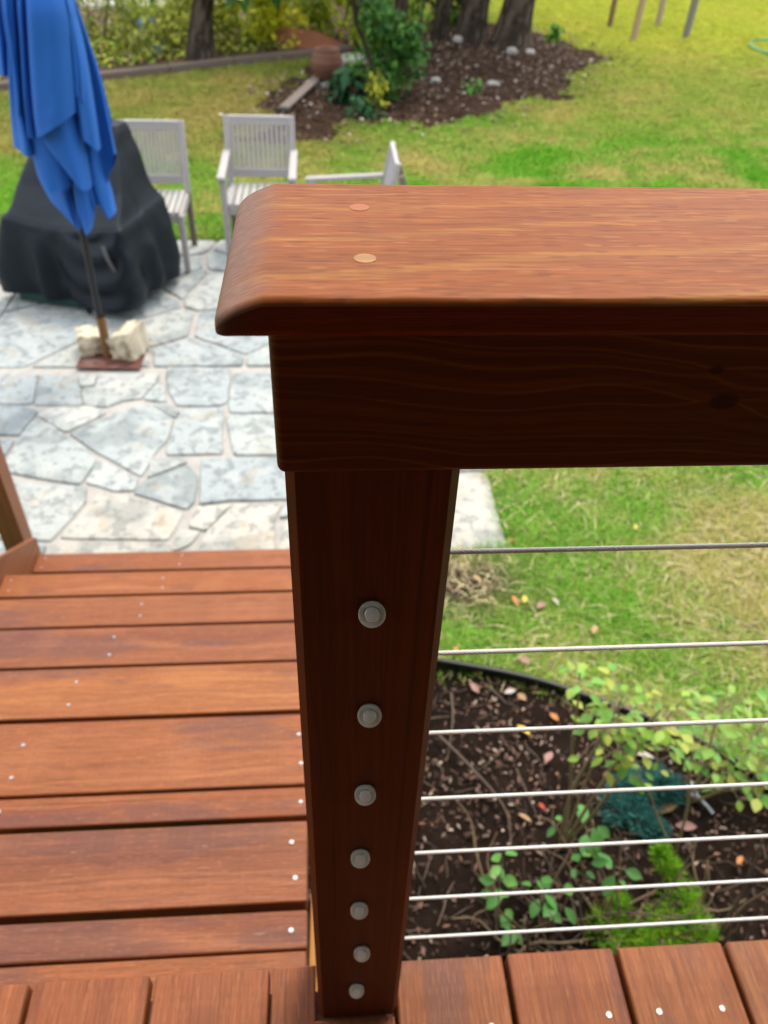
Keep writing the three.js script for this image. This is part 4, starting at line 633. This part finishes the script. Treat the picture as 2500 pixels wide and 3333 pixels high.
{ // tangle of dry stems in front of the deck
  const R = rng(909), N = 85, g = limb([[0, 0, 0], [0.05, 0.4, 0.03], [0.02, 0.75, 0.1], [0.16, 1, 0.12]], [0.016, 0.012, 0.006], 5, 8), im = new THREE.InstancedMesh(g, tint({ transmission: 0 }), N);
  for (let i = 0; i < N; i++) { const f = 0.5 + 0.9 * R(), x = 0.45 + 0.75 * R(); place(im, i, [x, PATIO - 0.01, -0.56 - 0.3 * R() * R()], [(R() - 0.4) * 2.2, R() * 6.28, (R() - 0.5) * 1.2], 0.1 + 0.2 * R(), [0.22 * f, 0.16 * f, 0.1 * f]); }
  im.name = 'dry_stems'; tag(im, 'tangle of thin dry brown stems in the soil along the deck boards', 'dry stems'); im.userData.kind = 'stuff'; scene.add(im);
}
{ // litter: countless small curled leaves, chips and twigs; larger fallen leaves one by one
  const R = rng(404), N = 3900, im = new THREE.InstancedMesh(cardGeo, tint({ transmission: 0 }), N); let k = 0;
  const cols = [[0.12, 0.07, 0.055], [0.07, 0.045, 0.035], [0.2, 0.12, 0.1], [0.05, 0.033, 0.026], [0.2, 0.11, 0.07], [0.34, 0.27, 0.21]];
  while (k < N) { const x = -0.2 + 2.1 * R(), z = -2.35 + 2.4 * R(); const bed = inPoly(x, z, nearBed); if (!bed && R() > soilWedge(x, z) * 1.3 && R() > 0.02) continue; if (!bed && z > -1.5 && x < 1) continue; if (bed && R() < 0.35 * vn(x * 5, z * 5, 8) * 2) continue; const c = cols[Math.floor(R() * cols.length)], f = 0.6 + 0.8 * R(); place(im, k++, [x, PATIO + 0.012 + 0.012 * R(), z], [(R() - 0.5) * 1.2, R() * 6.28, (R() - 0.5) * 1.4], [0.01 + 0.016 * R(), 0.016, 0.01 + 0.022 * R()], [c[0] * f, c[1] * f, c[2] * f]); }
  im.name = 'leaf_litter'; tag(im, 'small brown and pinkish leaf scraps and bark strewn over the dark soil', 'leaf litter'); im.userData.kind = 'stuff'; scene.add(im);
  const tw = limb([[-0.5, 0, 0], [-0.15, 0.03, 0.02], [0.2, 0.0, 0.0], [0.5, 0.04, 0.06]], [0.012, 0.018, 0.01], 5, 8), M = 300, it = new THREE.InstancedMesh(tw, tint({ transmission: 0 }), M); k = 0;
  while (k < M) { const x = -0.2 + 2.1 * R(), z = -1.6 + 1.6 * R(); if (!inPoly(x, z, nearBed)) continue; const f = 0.5 + 1.3 * R(); place(it, k++, [x, PATIO + 0.014 + 0.01 * R(), z], [0, R() * 6.28, (R() - 0.5) * 0.5], 0.05 + 0.12 * R() * R(), [0.13 * f, 0.1 * f, 0.075 * f]); }
  it.name = 'twig_litter'; tag(it, 'thin broken twig bits strewn over the dark soil', 'twig litter'); it.userData.kind = 'stuff'; scene.add(it);
  const fl = (x, z, s, c, label, group, y) => { const o = part('fallen_leaf', leafGeo, c, scene, [x, y ?? PATIO + 0.03, z], [0, 0, 0]); o.rotation.set((R() - 0.5) * 0.5, R() * 6.28, (R() - 0.5) * 0.9, 'YXZ'); o.scale.set(s * 0.85, s * 0.8, s); tag(o, label, 'fallen leaf', group); };
  const m = { pink: leafMat(0.36, 0.19, 0.16, { transmission: 0.1 }), tan: leafMat(0.42, 0.26, 0.13, { transmission: 0.1 }), orange: leafMat(0.5, 0.2, 0.05, { transmission: 0.1 }), grey: leafMat(0.45, 0.4, 0.36, { transmission: 0.1 }), red: leafMat(0.5, 0.04, 0.02, { transmission: 0.1 }), yellow: leafMat(0.6, 0.45, 0.06, { transmission: 0.1 }) };
  fl(0.573, -1.475, 0.055, m.pink, 'pinkish fallen leaf on the soil just below the black edging near the post'); fl(0.666, -1.471, 0.05, m.grey, 'pale grey fallen leaf on the soil just below the black edging'); fl(0.745, -1.434, 0.055, m.tan, 'tan fallen leaf on the soil close under the middle of the edging'); fl(0.688, -1.329, 0.06, m.yellow, 'yellowish fallen leaf on the soil behind the third steel cable'); fl(0.845, -1.34, 0.05, m.orange, 'orange fallen leaf on the soil below the bend of the edging'); fl(0.792, -1.214, 0.06, m.pink, 'pink fallen leaf on the soil left of the tall lime shrub'); fl(0.626, -0.989, 0.05, m.tan, 'tan curled leaf at the end of the long slanting twig');
  fl(1.174, -0.997, 0.085, m.tan, 'upright tan leaf right of the blue-green mound'); fl(1.003, -0.945, 0.085, m.tan, 'broad tan leaf lying in front of the blue-green mound'); fl(1.151, -1.172, 0.08, m.grey, 'large pale brown leaf behind the blue-green mound'); fl(1.137, -0.924, 0.07, m.pink, 'brown leaf in the bare soil right of the blue-green mound'); fl(0.842, -0.712, 0.07, m.tan, 'curled pale leaf beside the mossy green clump'); fl(1.318, -0.812, 0.04, m.orange, 'small orange leaf at the right end of the soil bed'); fl(0.72, -1.0, 0.03, m.red, 'tiny bright red petal on the dark soil');
  const gy = GROUND + 0.05;
  fl(0.672, -2.047, 0.05, m.tan, 'tan fallen leaf in the bare patch by the patio corner', undefined, gy); fl(0.793, -1.967, 0.055, m.orange, 'orange fallen leaf in the grass, left one of a close pair', undefined, gy); fl(0.848, -1.965, 0.05, m.yellow, 'golden fallen leaf in the grass, right one of a close pair', undefined, gy); fl(0.883, -1.89, 0.07, m.pink, 'broad pinkish fallen leaf in the grass below the golden one', undefined, gy); fl(0.978, -1.905, 0.05, m.grey, 'whitish fallen leaf in the grass right of the bare patch', undefined, gy); fl(1.081, -1.743, 0.055, m.tan, 'tan fallen leaf in the straw grass above the second steel cable', undefined, gy); fl(1.454, -2.368, 0.04, m.yellow, 'small yellow fallen leaf in the grass under the rail beam', undefined, gy); fl(0.504, -1.656, 0.045, m.orange, 'orange fallen leaf beside the post just above the black edging', undefined, gy); fl(0.752, -1.636, 0.06, m.pink, 'pinkish fallen leaf in the grass just above the black edging', undefined, gy);
  const of = part('fruit', new THREE.SphereGeometry(0.013, 14, 10), std({ color: lin(0.5, 0.1, 0.01), roughness: 0.5 }), scene, [0.869, GROUND + 0.02, -2.338]); of.scale.y = 0.85; tag(of, 'small orange fruit in the grass beside the patio corner', 'fruit');
  const tg = thing('plant_tag', 'small bluish white plastic tag lying in the soil at the right', 'plant tag', [1.262, PATIO + 0.03, -1.0], 0.7); part('stake', plank(0.012, 0.003, 0.09, 0.001, 'z'), std({ color: lin(0.6, 0.65, 0.75) }), tg, [0, 0, 0], [0.4, 0, 0]); part('head', plank(0.035, 0.003, 0.04, 0.001, 'z'), std({ color: lin(0.55, 0.6, 0.72) }), tg, [0, 0.02, -0.05], [0.4, 0, 0.2]);
}

// ------------------------------------------------------------------ far mulch bed, trees, shrubs, urn
{
  const pos = [], uv = [], idx = [], nx = 120, nz = 130, X0 = -1.2, X1 = 4.9, Z0 = -16.2, Z1 = -8.2, keep = [];
  for (let j = 0; j <= nz; j++) for (let i = 0; i <= nx; i++) { const x = X0 + (X1 - X0) * i / nx, z = Z0 + (Z1 - Z0) * j / nz, k = inFarBed(x, z); keep.push(k); pos.push(x, GROUND + (k ? 0.014 + 0.05 * fbm(x * 1.2, z * 1.2, 301, 4) : -0.03), z); uv.push(x, z); }
  for (let j = 0; j < nz; j++) for (let i = 0; i < nx; i++) { const W = nx + 1, a = j * W + i; if (keep[a] || keep[a + 1] || keep[a + W] || keep[a + W + 1]) idx.push(a, a + W, a + 1, a + 1, a + W, a + W + 1); }
  struct('mulch_bed', meshFrom(pos, idx, uv), matte({ map: soilTex, color: lin(2.3, 2.0, 1.75), roughness: 0.95 }));
  const R = rng(505), N = 7000, im = new THREE.InstancedMesh(cardGeo, tint({ transmission: 0 }), N); let k = 0;
  const cols = [[0.075, 0.05, 0.037], [0.045, 0.03, 0.022], [0.035, 0.023, 0.018], [0.11, 0.072, 0.052], [0.17, 0.12, 0.09], [0.38, 0.33, 0.29]];
  while (k < N) { const x = X0 + (X1 - X0) * R(), z = Z0 + (Z1 - Z0) * R(); if (!inFarBed(x + (R() - 0.5) * 1.3, z + (R() - 0.5) * 1.3)) continue; const c = cols[Math.floor(Math.pow(R(), 1.7) * 6)], f = 0.6 + 0.8 * R(); place(im, k++, [x, GROUND + 0.05 + 0.02 * R(), z], [(R() - 0.5), R() * 6.28, (R() - 0.5)], 0.03 + 0.05 * R(), [c[0] * f, c[1] * f, c[2] * f]); }
  im.name = 'bed_litter'; tag(im, 'dry brown leaves covering the bare ground under the big trees', 'leaf litter'); im.userData.kind = 'stuff'; scene.add(im);
}
const CROWN = tint({ transmission: 0.3 });
function foliage(parent, blobs, count, size, cols, seed, name = 'foliage') {
  const R = rng(seed), im = new THREE.InstancedMesh(cardGeo, CROWN, count); im.name = name; im.userData.kind = 'stuff'; im.castShadow = im.receiveShadow = true;
  for (let i = 0; i < count; i++) {
    const b = blobs[Math.floor(R() * blobs.length)], u = R() * 6.28, cz = R() * 2 - 1, sr = Math.sqrt(1 - cz * cz), k = 0.35 + 0.7 * Math.pow(R(), 0.5);
    const c = mix3(cols[Math.floor(R() * cols.length)], cols[Math.floor(vn(b[0] * 3, b[1] * 3 + b[2], seed) * cols.length) % cols.length], 0.4), f = 0.65 + 0.7 * R();
    place(im, i, [b[0] + sr * Math.cos(u) * b[3] * k, b[1] + cz * b[4] * k, b[2] + sr * Math.sin(u) * b[3] * k], [R() * 1.4 - 0.2, R() * 6.28, (R() - 0.5) * 1.4], size * (0.6 + 0.8 * R()), [c[0] * f, c[1] * f, c[2] * f]);
  }
  parent.add(im); return im;
}
function bush(label, category, base, rx, h, count, size, cols, seed, name = 'garden_shrub', stems = 5) {
  const t = thing(name, label, category, base), R = rng(seed), blobs = [];
  for (let i = 0; i < 11; i++) { const a = R() * 6.28, r = rx * Math.sqrt(R()) * 0.8; blobs.push([r * Math.cos(a), h * (0.12 + 0.72 * (i / 10)), r * Math.sin(a) * 0.8, rx * (0.28 + 0.22 * R()), h * (0.14 + 0.14 * R())]); }
  foliage(t, blobs, count, size, cols, seed + 1);
  for (let i = 0; i < stems; i++) { const b = blobs[i]; part('stem', limb([[b[0] * 0.2, -0.03, b[2] * 0.2], [b[0] * 0.6, b[1] * 0.55, b[2] * 0.6], [b[0], b[1] + b[4] * 0.5, b[2]]], [0.018, 0.012, 0.006], 6, 8), TWIGM, t); }
  return t;
}
function tree(label, base, trunkPts, radii, flare, crown, seed, cols, name = 'tree') {
  const t = thing(name, label, 'tree', base), R = rng(seed), n = 26, c = new THREE.CatmullRomCurve3(trunkPts.map((p) => new THREE.Vector3(...p)));
  const ph = R() * 6, g = surface(28, n * 2, (s, v) => { const p = c.getPoint(v), k = v * (radii.length - 1), k0 = Math.min(Math.floor(k), radii.length - 2); let r = radii[k0] + (radii[k0 + 1] - radii[k0]) * (k - k0); const a = s * 6.2832, low = Math.exp(-(p.y + 0.05) / 0.28); r *= 1 + flare * low * (0.45 + 0.55 * Math.pow(0.5 + 0.5 * Math.sin(a * 4 + ph), 1.5)) + 0.1 * (fbm(Math.cos(a) * 3 + 9, p.y * 2 + Math.sin(a) * 3, seed, 3) - 0.5); return [p.x + r * Math.cos(a), p.y, p.z + r * Math.sin(a)]; }, true, [1, 2.2]);
  part('trunk', g, BARK, t);
  const top = c.getPoint(1), blobs = [];
  for (let i = 0; i < 6; i++) { const a = i * 1.05 + R(), L = crown.r * (0.5 + 0.5 * R()), q = c.getPoint(0.75 + 0.04 * i), e = [q.x + Math.cos(a) * L, top.y + crown.h * (0.1 + 0.6 * R()), q.z + Math.sin(a) * L]; part('limb', limb([[q.x, q.y, q.z], [(q.x + e[0]) / 2, (q.y + e[1]) / 2 + 0.1, (q.z + e[2]) / 2], e], [radii[radii.length - 1] * 0.7, 0.05, 0.02], 7, 10), BARK, t); blobs.push([...e, crown.r * 0.42, crown.h * 0.3], [e[0] * 0.6, e[1] + 0.4, e[2] * 0.6, crown.r * 0.4, crown.h * 0.28]); }
  for (const b of crown.low || []) blobs.push(b, b);
  foliage(t, blobs, crown.n, crown.size, cols, seed + 5, 'crown'); return t;
}
const GREEN = [[0.045, 0.11, 0.02], [0.07, 0.15, 0.025], [0.03, 0.08, 0.02], [0.1, 0.19, 0.03]], YEL = [[0.46, 0.54, 0.02], [0.62, 0.62, 0.03], [0.32, 0.44, 0.02], [0.7, 0.64, 0.05]], OLV = [[0.3, 0.35, 0.08], [0.42, 0.45, 0.12], [0.18, 0.25, 0.05]];
tree('leaning single-trunk tree at the back edge of the lawn behind the first chair', [-1.64, GROUND, -12.25], [[0, -0.05, 0], [0.04, 0.4, 0], [0.17, 1.0, 0], [0.32, 2.2, -0.1], [0.4, 3.4, -0.1]], [0.19, 0.155, 0.13, 0.11, 0.09], 0.45, { r: 1.8, h: 1.6, n: 900, size: 0.16, low: [[0.55, 0.98, 0.2, 0.34, 0.2], [1.3, 1.0, -0.1, 0.5, 0.22], [-0.5, 1.05, 0.1, 0.4, 0.18]] }, 11, [[0.06, 0.17, 0.035], [0.05, 0.14, 0.04], [0.1, 0.22, 0.04]]);
tree('thickest flared trunk at the right end of the big tree clump', [2.98, GROUND, -13.75], [[0, -0.05, 0], [0.06, 0.5, 0], [0.17, 1.2, 0], [0.3, 2.6, 0], [0.4, 4.0, 0]], [0.27, 0.235, 0.22, 0.19, 0.15], 0.75, { r: 2.2, h: 2, n: 1900, size: 0.16 }, 21, GREEN);
tree('middle trunk of the big tree clump, straight with exposed roots', [2.4, GROUND, -14.05], [[0, -0.05, 0], [0.03, 0.5, 0], [0.12, 1.2, 0], [0.1, 2.6, 0], [0.1, 4.0, 0]], [0.25, 0.215, 0.2, 0.17, 0.14], 0.6, { r: 2, h: 2, n: 2200, size: 0.16 }, 31, GREEN);
tree('dark slim trunk left of the middle trunk in the big tree clump', [1.93, GROUND, -14.2], [[0, -0.05, 0], [0.03, 0.5, 0], [0.05, 1.2, 0], [-0.1, 2.6, 0], [-0.2, 4.0, 0]], [0.13, 0.12, 0.115, 0.1, 0.08], 0.6, { r: 1.6, h: 1.6, n: 1500, size: 0.16 }, 41, GREEN);
tree('thin grey trunk rising out of the dark green shrub by the urn', [1.18, GROUND, -13.0], [[0, -0.05, 0], [0.0, 0.5, 0], [0.03, 1.2, 0], [0.0, 2.6, 0]], [0.1, 0.09, 0.08, 0.07], 0.4, { r: 1.4, h: 1.2, n: 1200, size: 0.14 }, 51, GREEN);
tree('thin pale curved sapling trunk in front of the shrubs beside the urn', [0.62, GROUND, -10.1], [[0.04, -0.05, 0], [0.03, 0.3, 0], [-0.06, 0.6, 0], [-0.2, 0.95, 0], [-0.22, 1.8, 0]], [0.035, 0.032, 0.03, 0.028, 0.025], 0.2, { r: 0.8, h: 0.7, n: 700, size: 0.1 }, 61, GREEN, 'sapling');
bush('dark green broad-leaved shrub beside the terracotta urn', 'shrub', [0.85, GROUND, -10.35], 0.5, 1.15, 1700, 0.1, [[0.05, 0.16, 0.03], [0.08, 0.22, 0.035], [0.03, 0.1, 0.03], [0.12, 0.28, 0.04]], 71);
bush('low plant with large dark leaves at the foot of the shrub by the urn', 'plant', [0.42, GROUND, -10.1], 0.26, 0.42, 120, 0.2, [[0.025, 0.085, 0.035], [0.03, 0.1, 0.04]], 73, 'broadleaf_plant', 3);
bush('small plant with yellow-green leaves in front of the dark shrub', 'plant', [0.66, GROUND, -9.85], 0.15, 0.46, 130, 0.085, [[0.45, 0.45, 0.04], [0.3, 0.36, 0.04]], 75, 'yellow_plant', 3);
bush('short dark leafy plant at the front edge of the mulch bed', 'plant', [0.5, GROUND, -9.6], 0.22, 0.24, 110, 0.12, [[0.025, 0.09, 0.035], [0.04, 0.13, 0.04]], 77, 'broadleaf_plant', 3);
bush('tall yellow-green shrub just right of the leaning tree', 'shrub', [-0.85, GROUND, -13.3], 0.8, 1.9, 3600, 0.1, YEL, 81);
bush('yellow-green shrub behind the terracotta urn', 'shrub', [0.1, GROUND, -13.9], 0.85, 1.9, 3400, 0.1, [[0.42, 0.54, 0.03], [0.56, 0.6, 0.04], [0.24, 0.38, 0.03]], 83);
bush('olive green shrub in front of the pink house wall, left of the leaning tree', 'shrub', [-2.35, GROUND, -12.9], 0.7, 1.0, 2300, 0.085, [[0.4, 0.48, 0.06], [0.52, 0.54, 0.1], [0.24, 0.34, 0.05]], 85);
bush('pale feathery shrub with thin twigs between the parasol and the olive shrub', 'shrub', [-3.15, GROUND, -12.5], 0.6, 1.2, 900, 0.08, OLV, 87, 'garden_shrub', 9);
bush('dark green shrub just right of the blue parasol', 'shrub', [-3.75, GROUND, -11.9], 0.5, 1.7, 2200, 0.09, GREEN, 89);
bush('lime green shrub filling the gap between the leaning tree and the pink wall', 'shrub', [-1.75, GROUND, -13.9], 0.6, 1.25, 2000, 0.09, [[0.46, 0.54, 0.04], [0.6, 0.6, 0.06], [0.28, 0.38, 0.04]], 88);
bush('yellow-green shrub between the urn and the big tree clump', 'shrub', [0.95, GROUND, -13.6], 0.7, 1.8, 3000, 0.1, [[0.32, 0.46, 0.03], [0.46, 0.56, 0.04], [0.16, 0.28, 0.03]], 91);
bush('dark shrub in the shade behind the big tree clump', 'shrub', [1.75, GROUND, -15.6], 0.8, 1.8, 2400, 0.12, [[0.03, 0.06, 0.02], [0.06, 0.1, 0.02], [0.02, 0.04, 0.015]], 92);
bush('green shrub filling the gap behind the big tree clump', 'shrub', [2.7, GROUND, -16.4], 0.75, 1.7, 2000, 0.12, [[0.14, 0.24, 0.03], [0.22, 0.3, 0.03], [0.07, 0.13, 0.02]], 93);
bush('weedy green tuft right of the thickest trunk', 'plant', [3.85, GROUND, -14.3], 0.14, 0.32, 110, 0.12, [[0.13, 0.32, 0.03], [0.1, 0.25, 0.03]], 95, 'weed', 3);
bush('small green weed on the bare ground in front of the big trees', 'plant', [1.95, GROUND, -10.7], 0.12, 0.22, 80, 0.09, [[0.1, 0.26, 0.04], [0.13, 0.3, 0.05]], 97, 'weed', 3);
{ // ground cover behind the timber edging
  const R = rng(606), N = 9000, im = new THREE.InstancedMesh(cardGeo, CROWN, N); let k = 0; const cols = [[0.36, 0.42, 0.06], [0.5, 0.5, 0.08], [0.22, 0.32, 0.05], [0.4, 0.34, 0.16], [0.3, 0.2, 0.13]];
  while (k < N) { const x = -5 + 5.2 * R(), e = -9.9 - (x + 5) * 0.64, z = e - 0.15 - 3.2 * R() * R() - 0.5 * R(); if (R() < smooth(0.45, 0.62, fbm(x * 1.3, z * 1.3, 8, 3))) { if (R() < 0.7) continue; } const c = cols[Math.floor(R() * (x > -0.9 ? 5 : 3.6))], f = 0.6 + 0.7 * R(); place(im, k++, [x, GROUND + 0.1 + 0.28 * R() * smooth(0, 1.2, e - z), z], [R() * 1.2 - 0.1, R() * 6.28, R() - 0.5], 0.06 + 0.06 * R(), [c[0] * f, c[1] * f, c[2] * f]); }
  im.name = 'ground_cover'; tag(im, 'yellow-green ground cover behind the timber edging at the back of the lawn', 'ground cover'); im.userData.kind = 'stuff'; scene.add(im);
}
{ // blue flowers
  const t = thing('blue_flower_clump', 'cluster of small light blue flowers before the olive shrub', 'flowers', [-2.35, GROUND, -12.25]);  foliage(t, [[0, 0.5, 0, 0.16, 0.07], [0.12, 0.16, 0, 0.1, 0.06]], 46, 0.055, [[0.12, 0.3, 0.85], [0.2, 0.4, 0.9]], 99, 'petals');
  foliage(t, [[0, 0.25, 0, 0.22, 0.2]], 200, 0.08, OLV, 101, 'leaves');
}
{ // terracotta urn on a stone
  const t = thing('terracotta_urn', 'round brown terracotta urn with a banded neck at the edge of the mulch bed', 'urn', [0.1, GROUND + 0.1, -11.0]);
  const prof = [[0, 0], [0.11, 0], [0.12, 0.012], [0.16, 0.06], [0.198, 0.13], [0.205, 0.19], [0.19, 0.25], [0.165, 0.285], [0.172, 0.295], [0.165, 0.305], [0.142, 0.315], [0.15, 0.33], [0.156, 0.345], [0.145, 0.355], [0.125, 0.34], [0.12, 0.3], [0.12, 0.2]].map(([x, y]) => new THREE.Vector2(x, y));
  const m = std({ map: colorTex(256, 128, 1, 1, (u, v) => mix3([0.19, 0.08, 0.05], [0.1, 0.045, 0.03], fbm(u * 10, v * 30, 5, 4))), roughness: 0.75, side: THREE.DoubleSide });
  part('body', new THREE.LatheGeometry(prof, 40), m, t); for (const y of [0.215, 0.265]) { const g = new THREE.TorusGeometry(y < 0.24 ? 0.201 : 0.184, 0.008, 8, 40); g.rotateX(Math.PI / 2); part('band', g, m, t, [0, y, 0]); }
  part('soil', (() => { const g = new THREE.CircleGeometry(0.122, 24); g.rotateX(-Math.PI / 2); return g; })(), SOIL, t, [0, 0.3, 0]);
}
const boulder = (p, s, label, m, seed, group) => { const g = new THREE.IcosahedronGeometry(1, 3), q = g.attributes.position; for (let i = 0; i < q.count; i++) { const x = q.getX(i), y = q.getY(i), z = q.getZ(i), f = 0.8 + 0.45 * fbm(x * 1.6 + 5, y * 1.6 + z * 1.3 + 7, seed, 3); q.setXYZ(i, x * f * s[0], y * f * s[1], z * f * s[2]); } g.computeVertexNormals(); return tag(part('stone', g, m, scene, p), label, 'stone', group); };
const WS = std({ color: lin(0.29, 0.28, 0.26), roughness: 0.85 }), GS = std({ color: lin(0.3, 0.3, 0.29), roughness: 0.9 });
boulder([0.08, GROUND + 0.03, -11.0], [0.17, 0.075, 0.15], 'flat grey stone carrying the terracotta urn', GS, 5);
boulder([0.5, GROUND + 0.06, -12.4], [0.24, 0.09, 0.2], 'pale stone behind the terracotta urn to its right', WS, 6);
boulder([2.91, GROUND + 0.07, -13.15], [0.09, 0.07, 0.08], 'round white stone at the foot of the thickest trunk', WS, 7);
boulder([3.2, GROUND + 0.06, -13.2], [0.08, 0.05, 0.07], 'white stone just right of the round one by the thickest trunk', WS, 8);
boulder([2.27, GROUND + 0.05, -11.15], [0.1, 0.05, 0.07], 'flat white stone in the middle of the bare ground under the trees', WS, 9);
boulder([1.53, GROUND + 0.05, -11.27], [0.07, 0.05, 0.06], 'small pale stone beside the dark green shrub', WS, 10);
boulder([2.15, GROUND + 0.12, -13.7], [0.08, 0.06, 0.06], 'white stone between the roots of the middle trunk', WS, 12);
{ // pale board lying on the slope edge and the dark block under it
  const t = thing('splash_board', 'pale weathered board lying from the urn stone down to the lawn', 'board', [-0.2, GROUND + 0.1, -10.4], -0.28);
  part('board', plank(0.12, 0.03, 1.5, 0.004, 'z'), TEAKD, t, [0, 0, 0], [0.03, 0, 0]); part('prop', plank(0.15, 0.07, 0.1, 0.006, 'x'), std({ color: lin(0.02, 0.02, 0.018) }), t, [0, -0.055, 0.76]);
}
{ // edging kerb along the back of the lawn
  const t = thing('timber_edging', 'dark weathered timber edging along the back of the lawn', 'edging');
  const P = [[-5.6, -9.6], [-4.2, -10.35], [-2.87, -11.1], [-2.0, -11.65], [-1.2, -12.2], [0.02, -12.95], [0.5, -13.3]];
  for (let i = 0; i < P.length - 1; i++) { const a = P[i], b = P[i + 1], L = Math.hypot(b[0] - a[0], b[1] - a[1]); part('sleeper', plank(L - 0.01, 0.11, 0.12, 0.012, 'x', i * 0.3), std({ map: TEAK.map, color: lin(0.34, 0.28, 0.23), roughness: 0.95 }), t, [(a[0] + b[0]) / 2, GROUND + 0.045, (a[1] + b[1]) / 2], [0, -Math.atan2(b[1] - a[1], b[0] - a[0]), 0]); }
  const pos = [], idx = []; P.forEach(([x, z]) => pos.push(x, GROUND + 0.07, z - 0.05, x + 0.3, GROUND + 0.1, z - 9)); for (let i = 0; i < P.length - 1; i++) { const a = i * 2; idx.push(a, a + 2, a + 1, a + 2, a + 3, a + 1); }
  struct('raised_ground', meshFrom(pos, idx, pos.filter((_, i) => i % 3 !== 1)), std({ map: soilTex, color: lin(3.4, 2.6, 2.0), roughness: 0.95 }));
}
{ // bark mulch heap, reddish, behind the edging
  const g = surface(30, 12, (s, v) => { const a = s * 6.2832, r = v; return [0.75 * r * Math.cos(a), 0.2 * (1 - r * r) + 0.03 * (fbm(Math.cos(a) * r * 8, Math.sin(a) * r * 8, 3, 3) - 0.5), 0.35 * r * Math.sin(a)]; });
  tag(part('mulch_heap', g, std({ color: lin(0.2, 0.07, 0.035), roughness: 0.95, side: THREE.DoubleSide }), scene, [-0.35, GROUND + 0.08, -13.35]), 'low reddish heap of bark mulch behind the timber edging', 'mulch heap');
}
{ // bird feeder on a hook
  const t = thing('bird_feeder', 'small dark box-shaped bird feeder hanging from a black hook in front of the tree clump', 'bird feeder', [1.42, GROUND, -12.8]);
  const m = std({ color: lin(0.012, 0.013, 0.02), roughness: 0.5 });
  part('pole', limb([[0.06, -0.05, 0], [0.06, 0.8, 0], [0.05, 1.25, 0], [0.0, 1.34, 0], [-0.02, 1.25, 0]], [0.012, 0.01], 8, 16), m, t); part('box', plank(0.16, 0.16, 0.12, 0.01, 'x'), m, t, [0, 0.19, 0], [0, 0.3, 0.75]); part('hanger', limb([[-0.02, 1.25, 0], [-0.01, 0.8, 0], [0, 0.3, 0]], [0.004, 0.004], 5, 6), m, t);
}
// four stakes standing in the lawn
for (const [x, z, c, l, tilt, r] of [[5.26, -16.03, [0.2, 0.12, 0.07], 'reddish brown wooden stake, leftmost of the four in the lawn', 0.03, 0.045], [5.3, -14.75, [0.4, 0.3, 0.2], 'pale tan wooden stake reaching lowest among the four in the lawn', 0.05, 0.05], [6.25, -16.3, [0.38, 0.3, 0.24], 'pale stake standing farthest back among the four in the lawn', 0.01, 0.05], [6.33, -15.08, [0.2, 0.2, 0.2], 'grey stake nearest the green hose', 0.04, 0.055]]) {
  const t = thing('wooden_stake', l, 'stake', [x, GROUND - 0.05, z], 0, 'stakes standing in the far lawn'); part('shaft', plank(r * 1.7, 1.9, r * 1.5, 0.008, 'y', x % 1, 0.02), std({ map: TEAK.map, color: lin(c[0] * 2.4, c[1] * 2.4, c[2] * 2.4), roughness: 0.9 }), t, [tilt * 0.95, 0.95, 0], [0, 0.2, -tilt]);
}
{ // garden hose
  const pts = []; for (let i = 0; i <= 24; i++) { const a = 2.0 + i / 24 * 5.6; pts.push([0.62 * Math.cos(a), 0.03 + 0.005 * i / 24, 0.62 * Math.sin(a) * 1.25]); } pts.push([1.3, 0.03, -0.3], [2.4, 0.03, 0.3]);
  tag(part('garden_hose', limb(pts, [0.017, 0.017], 8, 120), std({ color: lin(0.06, 0.32, 0.2), roughness: 0.45 }), scene, [7.72, GROUND + 0.02, -14.0]), 'loop of green garden hose lying in the lawn at the right picture edge', 'hose');
}
{ // neighbour's house behind the shrubs
  const t = thing('neighbour_house', 'pink brick house with dark windows behind the shrubs', 'house', [-2.6, GROUND, -20]);
  const brick = std({ map: colorTex(512, 512, 2, 2, (u, v) => { const row = Math.floor(v / 0.0769), fx = (u + (row % 2) * 0.115) % 0.2222 / 0.2222, fy = (v % 0.0769) / 0.0769; const j = fx < 0.05 || fy < 0.13; return j ? [0.45, 0.38, 0.33] : mix3([0.42, 0.2, 0.14], [0.5, 0.28, 0.2], hash(Math.floor((u + (row % 2) * 0.115) / 0.2222), row, 5)); }), roughness: 0.9 });
  const w = new THREE.BoxGeometry(9, 3, 0.3); part('wall', boxUV(w), brick, t, [0, 1.5, 0]);
  const gl = std({ color: lin(0.012, 0.012, 0.014), roughness: 0.15 }), fr = std({ color: lin(0.1, 0.05, 0.04), roughness: 0.6 });
  for (const [x, y, ww, hh] of [[-0.9, 1.25, 1.7, 1.7], [2.6, 1.6, 1.2, 1.2], [-3.4, 1.6, 1.2, 1.2]]) { const f = part('window', plank(ww, hh, 0.1, 0.01, 'x'), fr, t, [x, y, 0.14]); part('pane', plank(ww - 0.14, hh - 0.14, 0.03, 0.004, 'x'), gl, f, [0, 0, 0.055]); }
  const roof = new THREE.CylinderGeometry(0.01, 2.4, 1.4, 4, 1); roof.rotateY(Math.PI / 4); roof.scale(3, 1, 1.2); part('roof', roof, std({ color: lin(0.1, 0.08, 0.07), roughness: 0.9 }), t, [0, 3.7, -1.6]);
  part('terrace', new THREE.BoxGeometry(4, 0.1, 3), std({ color: lin(0.4, 0.4, 0.38), roughness: 0.9 }), t, [-0.8, 0.09, 2.6]);
}

scene.traverse((o) => { if (o.isMesh) o.castShadow = o.receiveShadow = true; });
renderer.render(scene, camera);
